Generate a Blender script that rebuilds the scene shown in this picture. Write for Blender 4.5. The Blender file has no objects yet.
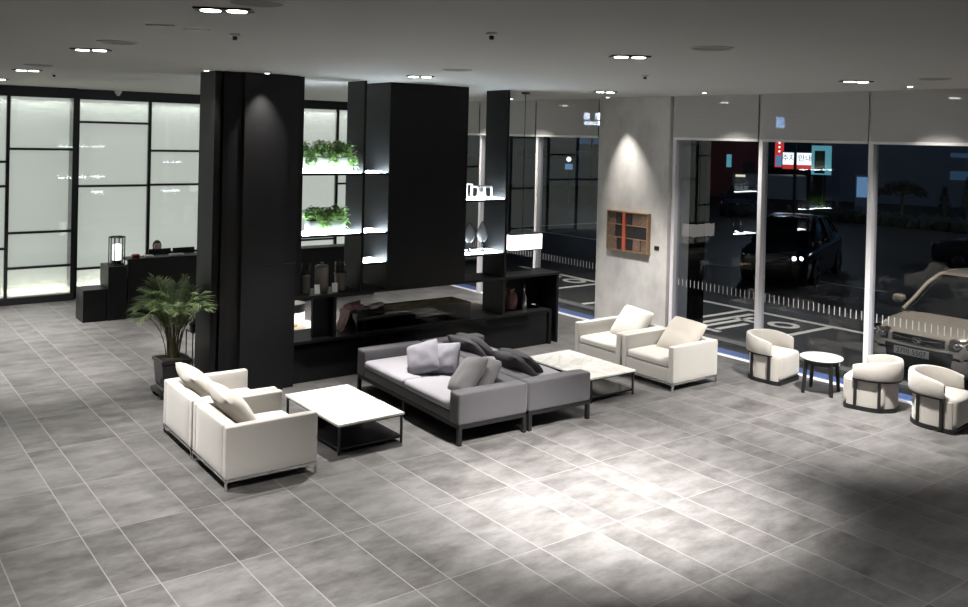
import bpy, bmesh, math, random
from mathutils import Vector, Matrix, Euler, noise
random.seed(11)
C = bpy.context.scene.collection
PI = math.pi
sin, cos = math.sin, math.cos
CZ = 4.15          # ceiling height
WX = 11.70         # plane of the street windows

# ------------------------------------------------------------------ materials
def newmat(name):
    m = bpy.data.materials.new(name); m.use_nodes = True
    nt = m.node_tree; nt.nodes.clear()
    out = nt.nodes.new('ShaderNodeOutputMaterial')
    return m, nt, out
def N(nt, t, **kw):
    n = nt.nodes.new(t)
    for k, v in kw.items():
        if k in n.inputs.keys(): n.inputs[k].default_value = v
        else: setattr(n, k, v)
    return n
def coords(nt, scale=(1, 1, 1), kind='Object'):
    tc = N(nt, 'ShaderNodeTexCoord'); mp = N(nt, 'ShaderNodeMapping'); mp.inputs['Scale'].default_value = scale
    nt.links.new(tc.outputs[kind], mp.inputs[0]); return mp.outputs[0]
def mat(name, col, rough=.5, metal=0., var=.0, scale=(8, 8, 8), detail=4, bump=0., bscale=200., spec=.5, coat=0., sheen=0., trans=0.):
    m, nt, out = newmat(name)
    b = N(nt, 'ShaderNodeBsdfPrincipled', Roughness=rough, Metallic=metal)
    b.inputs['Specular IOR Level'].default_value = spec
    b.inputs['Coat Weight'].default_value = coat
    b.inputs['Sheen Weight'].default_value = sheen
    b.inputs['Transmission Weight'].default_value = trans
    nt.links.new(b.outputs[0], out.inputs[0])
    c = (*col, 1)
    if var:
        n = N(nt, 'ShaderNodeTexNoise', Scale=1.0, Detail=detail, Roughness=.6)
        nt.links.new(coords(nt, scale), n.inputs['Vector'])
        mx = N(nt, 'ShaderNodeMix', data_type='RGBA')
        mx.inputs[6].default_value = (*[x * (1 - var) for x in col], 1); mx.inputs[7].default_value = (*[min(1, x * (1 + var)) for x in col], 1)
        nt.links.new(n.outputs[0], mx.inputs[0]); nt.links.new(mx.outputs[2], b.inputs['Base Color'])
    else: b.inputs['Base Color'].default_value = c
    if bump:
        n2 = N(nt, 'ShaderNodeTexNoise', Scale=bscale, Detail=2)
        nt.links.new(coords(nt), n2.inputs['Vector'])
        bp = N(nt, 'ShaderNodeBump', Strength=bump, Distance=.002)
        nt.links.new(n2.outputs[0], bp.inputs['Height']); nt.links.new(bp.outputs[0], b.inputs['Normal'])
    return m
def emit(name, col, s):
    m, nt, out = newmat(name)
    e = N(nt, 'ShaderNodeEmission', Strength=s); e.inputs[0].default_value = (*col, 1)
    nt.links.new(e.outputs[0], out.inputs[0]); return m
def thinglass(name, tint, refl=2.0, base=0.0, rough=0.0, ior=1.5):
    """pane: transparent with a mirror reflection on the face that looks at the viewer"""
    m, nt, out = newmat(name); L = nt.links.new
    t = N(nt, 'ShaderNodeBsdfTransparent'); t.inputs[0].default_value = (*tint, 1)
    g = N(nt, 'ShaderNodeBsdfGlossy', Roughness=rough)
    f = N(nt, 'ShaderNodeFresnel', IOR=ior)
    ge = N(nt, 'ShaderNodeNewGeometry')
    inv = N(nt, 'ShaderNodeMath', operation='SUBTRACT'); inv.inputs[0].default_value = 1; L(ge.outputs['Backfacing'], inv.inputs[1])
    mu = N(nt, 'ShaderNodeMath', operation='MULTIPLY_ADD'); L(f.outputs[0], mu.inputs[0]); mu.inputs[1].default_value = refl; mu.inputs[2].default_value = base; mu.use_clamp = True
    m2 = N(nt, 'ShaderNodeMath', operation='MULTIPLY'); L(mu.outputs[0], m2.inputs[0]); L(inv.outputs[0], m2.inputs[1])
    mx = N(nt, 'ShaderNodeMixShader'); L(m2.outputs[0], mx.inputs[0]); L(t.outputs[0], mx.inputs[1]); L(g.outputs[0], mx.inputs[2])
    L(mx.outputs[0], out.inputs[0]); return m

def floor_mat():
    m, nt, out = newmat('grey_stone_tile'); L = nt.links.new
    tc = N(nt, 'ShaderNodeTexCoord'); sp = N(nt, 'ShaderNodeSeparateXYZ'); L(tc.outputs['Object'], sp.inputs[0])
    def M(op, a, b=None, c=None):
        n = N(nt, 'ShaderNodeMath', operation=op)
        for i, v in enumerate((a, b, c)):
            if v is None: continue
            if isinstance(v, (int, float)): n.inputs[i].default_value = v
            else: L(v, n.inputs[i])
        return n.outputs[0]
    PX, PY = .9125, 1.1585
    def line(v, off, per, w):
        a = M('DIVIDE', M('SUBTRACT', v, off), per); fr = M('FRACT', a)
        d = M('MULTIPLY', M('MINIMUM', fr, M('SUBTRACT', 1.0, fr)), per)
        s = N(nt, 'ShaderNodeMapRange', interpolation_type='SMOOTHSTEP'); L(d, s.inputs[0])
        s.inputs[1].default_value = w * .5; s.inputs[2].default_value = w; s.inputs[3].default_value = 1; s.inputs[4].default_value = 0
        return s.outputs[0]
    x, y = sp.outputs[0], sp.outputs[1]
    g = M('MAXIMUM', M('MAXIMUM', line(x, 1.835, PX, .0065), line(x, 2.14, PX, .0065)), line(y, 7.87, PY, .005))
    # tile index for tone
    ax = M('DIVIDE', M('SUBTRACT', x, 1.835), PX)
    ix = M('ADD', M('MULTIPLY', M('FLOOR', ax), 2.0), M('GREATER_THAN', M('FRACT', ax), .305 / PX))
    iy = M('FLOOR', M('DIVIDE', M('SUBTRACT', y, 7.87), PY))
    cb = N(nt, 'ShaderNodeCombineXYZ'); L(ix, cb.inputs[0]); L(iy, cb.inputs[1])
    wn = N(nt, 'ShaderNodeTexWhiteNoise', noise_dimensions='3D'); L(cb.outputs[0], wn.inputs['Vector'])
    # clouds, offset per tile
    vm = N(nt, 'ShaderNodeVectorMath', operation='MULTIPLY_ADD'); L(wn.outputs['Color'], vm.inputs[0]); vm.inputs[1].default_value = (9, 9, 9)
    mp = N(nt, 'ShaderNodeMapping'); mp.inputs['Scale'].default_value = (1.5, 3.0, 1); L(tc.outputs['Object'], mp.inputs[0]); L(mp.outputs[0], vm.inputs[2])
    n1 = N(nt, 'ShaderNodeTexNoise', Scale=1.5, Detail=9, Roughness=.62); L(vm.outputs[0], n1.inputs['Vector'])
    n2 = N(nt, 'ShaderNodeTexNoise', Scale=9, Detail=5, Roughness=.6); L(vm.outputs[0], n2.inputs['Vector'])
    t = M('ADD', M('MULTIPLY', n1.outputs[0], .75), M('ADD', M('MULTIPLY', n2.outputs[0], .25), M('MULTIPLY', M('SUBTRACT', wn.outputs['Value'], .5), .10)))
    rp = N(nt, 'ShaderNodeValToRGB'); L(t, rp.inputs[0])
    rp.color_ramp.elements[0].position = .33; rp.color_ramp.elements[0].color = (.052, .0495, .0475, 1)
    rp.color_ramp.elements[1].position = .68; rp.color_ramp.elements[1].color = (.146, .143, .142, 1)
    mx = N(nt, 'ShaderNodeMix', data_type='RGBA'); L(g, mx.inputs[0]); L(rp.outputs[0], mx.inputs[6]); mx.inputs[7].default_value = (.185, .181, .178, 1)
    b = N(nt, 'ShaderNodeBsdfPrincipled', Roughness=.42); L(mx.outputs[2], b.inputs['Base Color'])
    b.inputs['Specular IOR Level'].default_value = .3
    rr = M('ADD', .36, M('MULTIPLY', n2.outputs[0], .2)); L(rr, b.inputs['Roughness'])
    bp = N(nt, 'ShaderNodeBump', Strength=.25, Distance=.002); L(M('SUBTRACT', M('MULTIPLY', n2.outputs[0], .3), g), bp.inputs['Height']); L(bp.outputs[0], b.inputs['Normal'])
    L(b.outputs[0], out.inputs[0]); return m

def frosted_mat():
    m, nt, out = newmat('frosted_glass'); L = nt.links.new
    t = N(nt, 'ShaderNodeBsdfTransparent'); t.inputs[0].default_value = (.92, .945, .92, 1)
    d = N(nt, 'ShaderNodeBsdfTranslucent'); d.inputs[0].default_value = (.8, .84, .8, 1)
    g = N(nt, 'ShaderNodeBsdfGlossy', Roughness=.04)
    a = N(nt, 'ShaderNodeMixShader', Fac=.22); L(t.outputs[0], a.inputs[1]); L(d.outputs[0], a.inputs[2])
    ge = N(nt, 'ShaderNodeNewGeometry'); iv = N(nt, 'ShaderNodeMath', operation='MULTIPLY_ADD'); L(ge.outputs['Backfacing'], iv.inputs[0]); iv.inputs[1].default_value = -.06; iv.inputs[2].default_value = .06
    c = N(nt, 'ShaderNodeMixShader'); L(iv.outputs[0], c.inputs[0]); L(a.outputs[0], c.inputs[1]); L(g.outputs[0], c.inputs[2])
    L(c.outputs[0], out.inputs[0]); return m

def blind_mat():
    m, nt, out = newmat('solar_screen_fabric'); L = nt.links.new
    d = N(nt, 'ShaderNodeBsdfDiffuse'); d.inputs[0].default_value = (.27, .265, .26, 1)
    t = N(nt, 'ShaderNodeBsdfTransparent'); 
    n = N(nt, 'ShaderNodeTexNoise', Scale=1.0, Detail=3); L(coords(nt, (2, 2, 60)), n.inputs['Vector'])
    mx = N(nt, 'ShaderNodeMix', data_type='RGBA'); mx.inputs[6].default_value = (.60, .585, .57, 1); mx.inputs[7].default_value = (.70, .685, .67, 1); L(n.outputs[0], mx.inputs[0]); L(mx.outputs[2], d.inputs[0])
    a = N(nt, 'ShaderNodeMixShader', Fac=.33); L(d.outputs[0], a.inputs[1]); L(t.outputs[0], a.inputs[2]); L(a.outputs[0], out.inputs[0]); return m

def marble_mat():
    m, nt, out = newmat('white_veined_marble'); L = nt.links.new
    v = coords(nt, (1, 1, 1))
    w = N(nt, 'ShaderNodeTexNoise', Scale=1.3, Detail=6, Roughness=.6, Distortion=2.2); L(v, w.inputs['Vector'])
    rp = N(nt, 'ShaderNodeValToRGB'); L(w.outputs[0], rp.inputs[0])
    e = rp.color_ramp.elements; e[0].position = .44; e[0].color = (.84, .83, .80, 1); e[1].position = .58; e[1].color = (.84, .83, .80, 1)
    k = e.new(.505); k.color = (.70, .67, .62, 1)
    b = N(nt, 'ShaderNodeBsdfPrincipled', Roughness=.16); L(rp.outputs[0], b.inputs['Base Color']); L(b.outputs[0], out.inputs[0]); return m

def plaster_mat():
    m, nt, out = newmat('pale_stone_plaster'); L = nt.links.new
    n = N(nt, 'ShaderNodeTexNoise', Scale=1.6, Detail=9, Roughness=.62); L(coords(nt, (1, 1.4, .9)), n.inputs['Vector'])
    rp = N(nt, 'ShaderNodeValToRGB'); L(n.outputs[0], rp.inputs[0])
    rp.color_ramp.elements[0].position = .32; rp.color_ramp.elements[0].color = (.48, .465, .455, 1)
    rp.color_ramp.elements[1].position = .60; rp.color_ramp.elements[1].color = (.66, .645, .625, 1)
    b = N(nt, 'ShaderNodeBsdfPrincipled', Roughness=.8); L(rp.outputs[0], b.inputs['Base Color']); L(b.outputs[0], out.inputs[0]); return m

def leaf_mat(name, a, b, sc):
    m, nt, out = newmat(name); L = nt.links.new
    n = N(nt, 'ShaderNodeTexNoise', Scale=sc, Detail=3); L(coords(nt), n.inputs['Vector'])
    mx = N(nt, 'ShaderNodeMix', data_type='RGBA'); mx.inputs[6].default_value = (*a, 1); mx.inputs[7].default_value = (*b, 1); L(n.outputs[0], mx.inputs[0])
    p = N(nt, 'ShaderNodeBsdfPrincipled', Roughness=.45); t = N(nt, 'ShaderNodeBsdfTranslucent')
    L(mx.outputs[2], p.inputs['Base Color']); L(mx.outputs[2], t.inputs[0])
    q = N(nt, 'ShaderNodeMixShader', Fac=.35); L(p.outputs[0], q.inputs[1]); L(t.outputs[0], q.inputs[2]); L(q.outputs[0], out.inputs[0]); return m
M = dict(
    floor=floor_mat(), ceil=mat('ceiling_paint', (.44, .435, .415), .9, var=.03, scale=(1, 1, 1)),
    wall=mat('grey_wall_paint', (.22, .22, .21), .85, var=.05, scale=(1, 1, 1)), plaster=plaster_mat(),
    black=mat('dark_stained_panel', (.0075, .0078, .0085), .42, var=.25, scale=(14, 14, .8), spec=.22),
    column=mat('dark_bronze_cladding', (.008, .008, .0088), .48, var=.2, scale=(10, 10, .6), spec=.28),
    frame=mat('black_steel', (.012, .012, .013), .45, spec=.4), gloss=mat('black_gloss_panel', (.006, .006, .007), .14, spec=.4),
    frosted=frosted_mat(), glass=thinglass('window_glass', (.84, .86, .88), 1.5), smoked=thinglass('smoked_glass', (.27, .25, .20), 1.3),
    clear=thinglass('clear_glass', (.93, .94, .94), 1.5, .02), white=mat('white_backing', (.80, .82, .76), .9),
    alu=mat('pale_aluminium', (.86, .85, .89), .4, .1), chrome=mat('chrome', (.75, .75, .76), .12, 1.0),
    blind=blind_mat(), bar=mat('blind_bar', (.82, .81, .79), .5),
    cream=mat('cream_linen', (.46, .44, .41), .9, var=.10, scale=(160, 160, 160), bump=.25, bscale=500, sheen=.3),
    pillow=mat('oatmeal_linen', (.44, .405, .36), .92, var=.12, scale=(140, 140, 140), bump=.3, bscale=450, sheen=.3),
    grey=mat('grey_wool', (.075, .072, .08), .93, var=.14, scale=(150, 150, 150), bump=.3, bscale=450, sheen=.3),
    seatgrey=mat('light_grey_wool', (.29, .28, .31), .93, var=.12, scale=(150, 150, 150), bump=.3, bscale=450, sheen=.3),
    darkgrey=mat('charcoal_wool', (.060, .058, .064), .93, var=.14, scale=(150, 150, 150), bump=.3, bscale=450, sheen=.05),
    lilac=mat('pale_grey_cotton', (.21, .203, .235), .9, var=.1, scale=(60, 60, 60), bump=.2, bscale=300, sheen=.2),
    midgrey=mat('mid_grey_cotton', (.15, .145, .15), .9, var=.1, scale=(60, 60, 60), bump=.2, bscale=300, sheen=.2),
    velvet=mat('ivory_boucle', (.40, .375, .345), .9, var=.08, scale=(90, 90, 90), bump=.35, bscale=250, sheen=.4),
    marble=marble_mat(), wood=mat('walnut', (.085, .052, .035), .45, var=.4, scale=(3, 40, 40)),
    leaf=mat('leaf_green', (.075, .15, .035), .45, var=.55, scale=(9, 9, 9)), palm=leaf_mat('palm_green', (.12, .20, .07), (.38, .46, .26), 9),
    ivy=leaf_mat('pale_leaf_green', (.13, .28, .06), (.42, .60, .24), 16), stem=mat('stem_brown', (.09, .085, .045), .7, var=.3),
    pot=mat('black_ceramic', (.014, .014, .015), .28), soil=mat('potting_soil', (.05, .04, .032), .95, var=.5, scale=(60, 60, 60)),
    petal=mat('petal_white', (.62, .56, .56), .6), planter=mat('white_lacquer', (.82, .84, .85), .35), zinc=mat('brushed_zinc', (.42, .44, .47), .35, .4),
    led=emit('led_cool', (.82, .93, 1.0), 8.0), diffuser=emit('lit_diffuser', (.80, .92, 1.0), 42.0), cavpanel=emit('backlight_panel', (.935, .955, .925), .80), cavled=emit('cove_led', (1.0, .96, .78), 80.0), cavled2=emit('cove_led_cool', (.96, 1.0, .94), 55.0),
    bulb=emit('downlight_bulb', (1, .97, .92), 30.0), shade=emit('lit_lampshade', (1.0, .96, .90), 3.2), warm=emit('warm_lampshade', (1.0, .82, .66), 2.4),
    candle=emit('lantern_glow', (1, 1, 1), 4.0), paper=mat('white_card', (.75, .75, .74), .7), spotlens=emit('small_spot_lens', (1, .95, .88), 9.0),
    pink=mat('pink_silk', (.60, .34, .36), .55, var=.25, scale=(9, 9, 9), sheen=.4), mauve=mat('mauve_felt', (.42, .33, .34), .8, var=.2, scale=(30, 30, 30)),
    brownglass=mat('rose_glass', (.20, .085, .085), .12, coat=.4), grain=mat('dried_grain', (.19, .165, .14), .9, var=.6, scale=(90, 90, 90)),
    silver=mat('hammered_silver', (.16, .16, .165), .45, .8, bump=.6, bscale=70), brass=mat('old_brass', (.42, .30, .13), .35, .8),
    asphalt=mat('wet_asphalt', (.022, .022, .022), .55, var=.35, scale=(5, 5, 5), bump=.3, bscale=90), paint=mat('road_paint', (.82, .81, .78), .7, var=.15, scale=(9, 9, 9)),
    blue=mat('blue_reflection_tone', (.10, .16, .38), .6, var=.15, scale=(5, 5, 5)), kerb=mat('kerb_concrete', (.16, .16, .155), .8, var=.2, scale=(9, 9, 9)),
    carpaint=mat('champagne_car_paint', (.52, .455, .375), .25, .25, coat=.7), darkpaint=mat('black_car_paint', (.012, .013, .016), .15, coat=.8), bluepaint=mat('dark_blue_car_paint', (.025, .035, .06), .2, coat=.8),
    carglass=mat('car_glass', (.012, .014, .015), .06, spec=.7), tyre=mat('tyre_rubber', (.012, .012, .012), .8), plastic=mat('black_plastic', (.012, .012, .012), .5),
    lens=thinglass('headlamp_lens', (.45, .45, .45), 2.0, .08), headlit=emit('lit_headlamp', (.95, .97, 1.0), 9.0), plate=mat('plate_enamel', (.34, .35, .31), .5),
    dash=mat('etched_dash', (.36, .36, .37), .7), ink=mat('black_ink', (.01, .01, .01), .6), redsign=emit('red_sign_light', (1.0, .07, .06), .9), whitesign=emit('white_sign_light', (.9, .95, 1.0), 2.2), bluesign=emit('blue_sign_light', (.30, .60, 1.0), .55), tealsign=emit('teal_sign_light', (.20, .62, .75), .7),
    strongblue=emit('strong_blue_sign_light', (.35, .6, 1.0), 7.0), strongwhite=emit('strong_white_sign_light', (.75, .85, 1.0), 14.0),
    facade=mat('night_facade', (.12, .16, .23), .7, var=.3, scale=(.4, .4, .4)), dimwin=emit('dim_blue_window', (.10, .22, .40), .30), redwall=mat('dark_red_cladding', (.16, .035, .035), .6), trailer=mat('pale_metal_cladding', (.13, .16, .20), .5),
    treeleaf=mat('night_foliage', (.012, .018, .012), .7, var=.4, scale=(3, 3, 3)), skin=mat('skin', (.66, .47, .39), .55), hair=mat('black_hair', (.010, .009, .009), .5), jacket=mat('black_jacket', (.014, .014, .017), .8),
    screen=mat('screen_back', (.02, .02, .022), .3), red=mat('red_leather', (.30, .035, .03), .5), yellowlit=emit('lit_edge', (1.0, .92, .62), 1.3),
    artwood=mat('reclaimed_wood', (.14, .09, .065), .75, var=.7, scale=(6, 22, 22)), artblack=mat('charred_wood', (.014, .014, .015), .6, var=.5, scale=(20, 20, 20)), artred=mat('orange_red_strip', (.42, .085, .045), .6), artframe=mat('oak_frame', (.25, .155, .08), .55, var=.3, scale=(5, 30, 30)),
)

# ------------------------------------------------------------------ mesh helpers
class MB:
    def __init__(s): s.bm = bmesh.new()
    def _add(s, t, mtx=None):
        if mtx is not None: t.transform(mtx)
        me = bpy.data.meshes.new('tmp'); t.to_mesh(me); t.free(); s.bm.from_mesh(me); bpy.data.meshes.remove(me)
    def box(s, x0, x1, y0, y1, z0, z1, bev=0., seg=2, mtx=None):
        t = bmesh.new(); bmesh.ops.create_cube(t, size=1)
        for v in t.verts: v.co = Vector(((x0 + x1) / 2 + v.co.x * (x1 - x0), (y0 + y1) / 2 + v.co.y * (y1 - y0), (z0 + z1) / 2 + v.co.z * (z1 - z0)))
        if bev: bmesh.ops.bevel(t, geom=t.edges[:], offset=bev, segments=seg, affect='EDGES', profile=.5)
        s._add(t, mtx); return s
    def soft(s, x0, x1, y0, y1, z0, z1, r=.03, bul=(0, 0, 0), n=6, seed=0, wob=0., mtx=None):
        """rounded upholstered block; bul = outward bulge of the x, y and z faces"""
        t = bmesh.new(); S = Vector((x1 - x0, y1 - y0, z1 - z0)) / 2; c = Vector((x0 + x1, y0 + y1, z0 + z1)) / 2
        def axis(h):
            rr = min(r, h * .98); a = [-h, -h + rr * .15, -h + rr * .5, -h + rr]
            inner = [-h + rr + (2 * h - 2 * rr) * i / n for i in range(1, n)]
            return a + inner + [-q for q in reversed(a)]
        A = [axis(S[i]) for i in range(3)]
        def P(p):
            q = Vector([max(-(S[i] - min(r, S[i] * .98)), min(S[i] - min(r, S[i] * .98), p[i])) for i in range(3)])
            d = p - q
            if d.length > 1e-9: p = q + d.normalized() * r if d.length > r * .999 or sum(abs(d[i]) > 1e-9 for i in range(3)) > 1 else p
            u = [p[i] / S[i] for i in range(3)]
            for i in range(3):
                o = [1 - u[j] ** 4 for j in range(3) if j != i]
                p[i] += u[i] * bul[i] * max(0, o[0]) * max(0, o[1])
            if wob: p += wob * noise.noise_vector(p * 5 + Vector((seed * 7.3, 0, 0)))
            return p + c
        for ax in range(3):
            u, v = [i for i in range(3) if i != ax]
            for sg in (-1, 1):
                g = []
                for a in A[u]:
                    row = []
                    for b in A[v]:
                        p = Vector((0, 0, 0)); p[ax] = sg * S[ax]; p[u] = a; p[v] = b
                        row.append(t.verts.new(P(p)))
                    g.append(row)
                for i in range(len(g) - 1):
                    for j in range(len(g[0]) - 1):
                        t.faces.new((g[i][j], g[i + 1][j], g[i + 1][j + 1], g[i][j + 1]))
        bmesh.ops.remove_doubles(t, verts=t.verts[:], dist=1e-5); bmesh.ops.recalc_face_normals(t, faces=t.faces[:])
        s._add(t, mtx); return s
    def cyl(s, a, b, r, r2=None, n=16, cap=True):
        a, b = Vector(a), Vector(b); d = b - a; t = bmesh.new()
        bmesh.ops.create_cone(t, cap_ends=cap, segments=n, radius1=r, radius2=r if r2 is None else r2, depth=d.length)
        s._add(t, Matrix.Translation((a + b) / 2) @ d.to_track_quat('Z', 'Y').to_matrix().to_4x4()); return s
    def lathe(s, prof, n=24, at=(0, 0, 0), mtx=None):
        t = bmesh.new(); rings = []
        for r, z in prof: rings.append([t.verts.new((max(r, 1e-4) * cos(2 * PI * k / n), max(r, 1e-4) * sin(2 * PI * k / n), z)) for k in range(n)])
        for i in range(len(rings) - 1):
            for k in range(n): t.faces.new((rings[i][k], rings[i][(k + 1) % n], rings[i + 1][(k + 1) % n], rings[i + 1][k]))
        bmesh.ops.remove_doubles(t, verts=t.verts[:], dist=2e-4); bmesh.ops.recalc_face_normals(t, faces=t.faces[:])
        s._add(t, (mtx or Matrix.Identity(4)) @ Matrix.Translation(at) if mtx else Matrix.Translation(at)); return s
    def tube(s, pts, r, n=8, r2=None):
        pts = [Vector(p) for p in pts]; t = bmesh.new(); rings = []; up = Vector((0, 0, 1))
        for i, p in enumerate(pts):
            d = (pts[min(i + 1, len(pts) - 1)] - pts[max(i - 1, 0)]).normalized()
            a = d.cross(up if abs(d.z) < .95 else Vector((1, 0, 0))).normalized(); b = d.cross(a)
            rr = r if r2 is None else r + (r2 - r) * i / (len(pts) - 1)
            rings.append([t.verts.new(p + rr * (a * cos(2 * PI * k / n) + b * sin(2 * PI * k / n))) for k in range(n)])
        for i in range(len(rings) - 1):
            for k in range(n): t.faces.new((rings[i][k], rings[i][(k + 1) % n], rings[i + 1][(k + 1) % n], rings[i + 1][k]))
        t.faces.new(rings[0]); t.faces.new(rings[-1][::-1]); bmesh.ops.recalc_face_normals(t, faces=t.faces[:])
        s._add(t); return s
    def prism(s, poly, z0, z1, bev=0.):
        t = bmesh.new(); a = [t.verts.new((x, y, z0)) for x, y in poly]; b = [t.verts.new((x, y, z1)) for x, y in poly]; k = len(poly)
        t.faces.new(a[::-1]); t.faces.new(b)
        for i in range(k): t.faces.new((a[i], a[(i + 1) % k], b[(i + 1) % k], b[i]))
        bmesh.ops.recalc_face_normals(t, faces=t.faces[:]); s._add(t); return s
    def grid(s, rows, close=False, cap=False):
        t = bmesh.new(); R = [[t.verts.new(p) for p in r] for r in rows]
        for i in range(len(R) - 1):
            m = len(R[0])
            for j in range(m if close else m - 1): t.faces.new((R[i][j], R[i][(j + 1) % m], R[i + 1][(j + 1) % m], R[i + 1][j]))
        if cap: t.faces.new(R[0][::-1]); t.faces.new(R[-1])
        bmesh.ops.remove_doubles(t, verts=t.verts[:], dist=1e-5); bmesh.ops.recalc_face_normals(t, faces=t.faces[:]); s._add(t); return s
    def face(s, pts): s.bm.faces.new([s.bm.verts.new(p) for p in pts]); return s
    def ball(s, c, r, sub=2, sc=(1, 1, 1), nz=0., seed=0):
        t = bmesh.new(); bmesh.ops.create_icosphere(t, subdivisions=sub, radius=1)
        for v in t.verts:
            k = 1 + nz * noise.noise(v.co * 2.3 + Vector((seed * 3.1, seed, 0))); v.co = Vector((v.co.x * sc[0], v.co.y * sc[1], v.co.z * sc[2])) * r * k + Vector(c)
        s._add(t); return s
    def leaf(s, p, d, L, w, up=Vector((0, 0, 1)), droop=.25):
        d = d.normalized(); a = d.cross(up); a = a.normalized() if a.length > 1e-3 else Vector((1, 0, 0)); nrm = a.cross(d)
        m1 = p + d * L * .45 + nrm * L * .08; tip = p + d * L - Vector((0, 0, L * droop))
        v = [s.bm.verts.new(q) for q in (p, m1 + a * w / 2 - nrm * w * .15, tip, m1 - a * w / 2 - nrm * w * .15, m1)]
        s.bm.faces.new((v[0], v[1], v[4])); s.bm.faces.new((v[1], v[2], v[4])); s.bm.faces.new((v[2], v[3], v[4])); s.bm.faces.new((v[3], v[0], v[4])); return s
    def build(s, name, m, parent=None, smooth=False, loc=None, rotz=None):
        me = bpy.data.meshes.new(name); s.bm.to_mesh(me); s.bm.free()
        if smooth:
            me.polygons.foreach_set('use_smooth', [True] * len(me.polygons))
            try: me.set_sharp_from_angle(angle=math.radians(38))
            except Exception: pass
        me.materials.append(M[m] if isinstance(m, str) else m)
        o = bpy.data.objects.new(name, me); C.objects.link(o)
        if parent is not None: o.parent = parent
        if loc is not None: o.location = loc
        if rotz is not None: o.rotation_euler = (0, 0, rotz)
        return o
def tag(o, label, cat, group=None):
    o['label'] = label; o['category'] = cat
    if group: o['group'] = group
    return o
def thing(name, label, cat, loc=(0, 0, 0), rotz=0., group=None):
    o = bpy.data.objects.new(name, None); o.empty_display_size = .1; C.objects.link(o); o.location = loc; o.rotation_euler = (0, 0, rotz)
    return tag(o, label, cat, group)
def struct(o, label=None):
    o['kind'] = 'structure'
    if label: o['label'] = label
    return o
def sempty(name, loc=(0, 0, 0)):
    o = bpy.data.objects.new(name, None); C.objects.link(o); o.location = loc; o['kind'] = 'structure'; return o
def dup(root, loc, rotz=None, label=None):
    r = root.copy(); C.objects.link(r); r.location = loc
    if rotz is not None: r.rotation_euler = (0, 0, rotz)
    if label: r['label'] = label
    for ch in list(root.children):
        c = ch.copy(); C.objects.link(c); c.parent = r
        for g in list(ch.children):
            d = g.copy(); C.objects.link(d); d.parent = c
    return r
def light(kind, name, loc, energy, col=(1, 1, 1), parent=None, target=None, size=.05, **kw):
    l = bpy.data.lights.new(name, kind); l.energy = energy; l.color = col
    if kind == 'AREA':
        l.shape = 'RECTANGLE'; l.size = size[0]; l.size_y = size[1]
    elif kind == 'SUN': l.angle = size
    else: l.shadow_soft_size = size
    for k, v in kw.items(): setattr(l, k, v)
    o = bpy.data.objects.new(name, l); C.objects.link(o); o.location = loc
    if target is not None: o.rotation_euler = (Vector(target) - Vector(loc)).to_track_quat('-Z', 'Y').to_euler()
    if parent is not None: o.parent = parent
    return o
def text_mesh(s, size, ext=.002):
    cu = bpy.data.curves.new('t', 'FONT'); cu.body = s; cu.size = size; cu.extrude = ext; cu.align_x = 'CENTER'; cu.align_y = 'CENTER'
    o = bpy.data.objects.new('t', cu); C.objects.link(o); dg = bpy.context.evaluated_depsgraph_get(); dg.update()
    me = bpy.data.meshes.new_from_object(o.evaluated_get(dg)); bpy.data.objects.remove(o); bpy.data.curves.remove(cu); return me
def text_obj(name, s, size, m, parent, loc, rot, ext=.002):
    me = text_mesh(s, size, ext); me.materials.clear(); me.materials.append(M[m]); me.name = name
    o = bpy.data.objects.new(name, me); C.objects.link(o); o.parent = parent; o.location = loc; o.rotation_euler = rot; return o

# ================================================================== THE ROOM
X0, Y0, X1, Y1 = -5., -6., 11.66, 19.25
struct(MB().box(X0, 11.68, Y0, Y1, -.2, 0).build('floor', 'floor'))
struct(MB().box(X0, 12.4, Y0, Y1 + .2, CZ, CZ + .25).build('ceiling', 'ceil'))
struct(MB().box(X0 - .2, X0, Y0, Y1, 0, CZ).build('wall_left', 'wall'))
struct(MB().box(X0, 12, Y0 - .2, Y0, 0, CZ).build('wall_front', 'wall'))
struct(MB().box(X0, 12, 19.24, 19.44, 0, CZ).build('wall_back', 'white'), 'white wall behind the backlit glass screens')
# plaster pier between the two banks of windows, and the black fin outside it
struct(MB().box(11.55, 12.1, 10.11, 11.79, 0, CZ).build('wall_right', 'plaster'), 'pale plaster pier between the window banks')
struct(MB().box(12.1, 12.54, 10.11, 10.5, -.05, CZ).build('wall_outside', 'gloss'), 'glossy black fin standing outside the pale pier')

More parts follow.
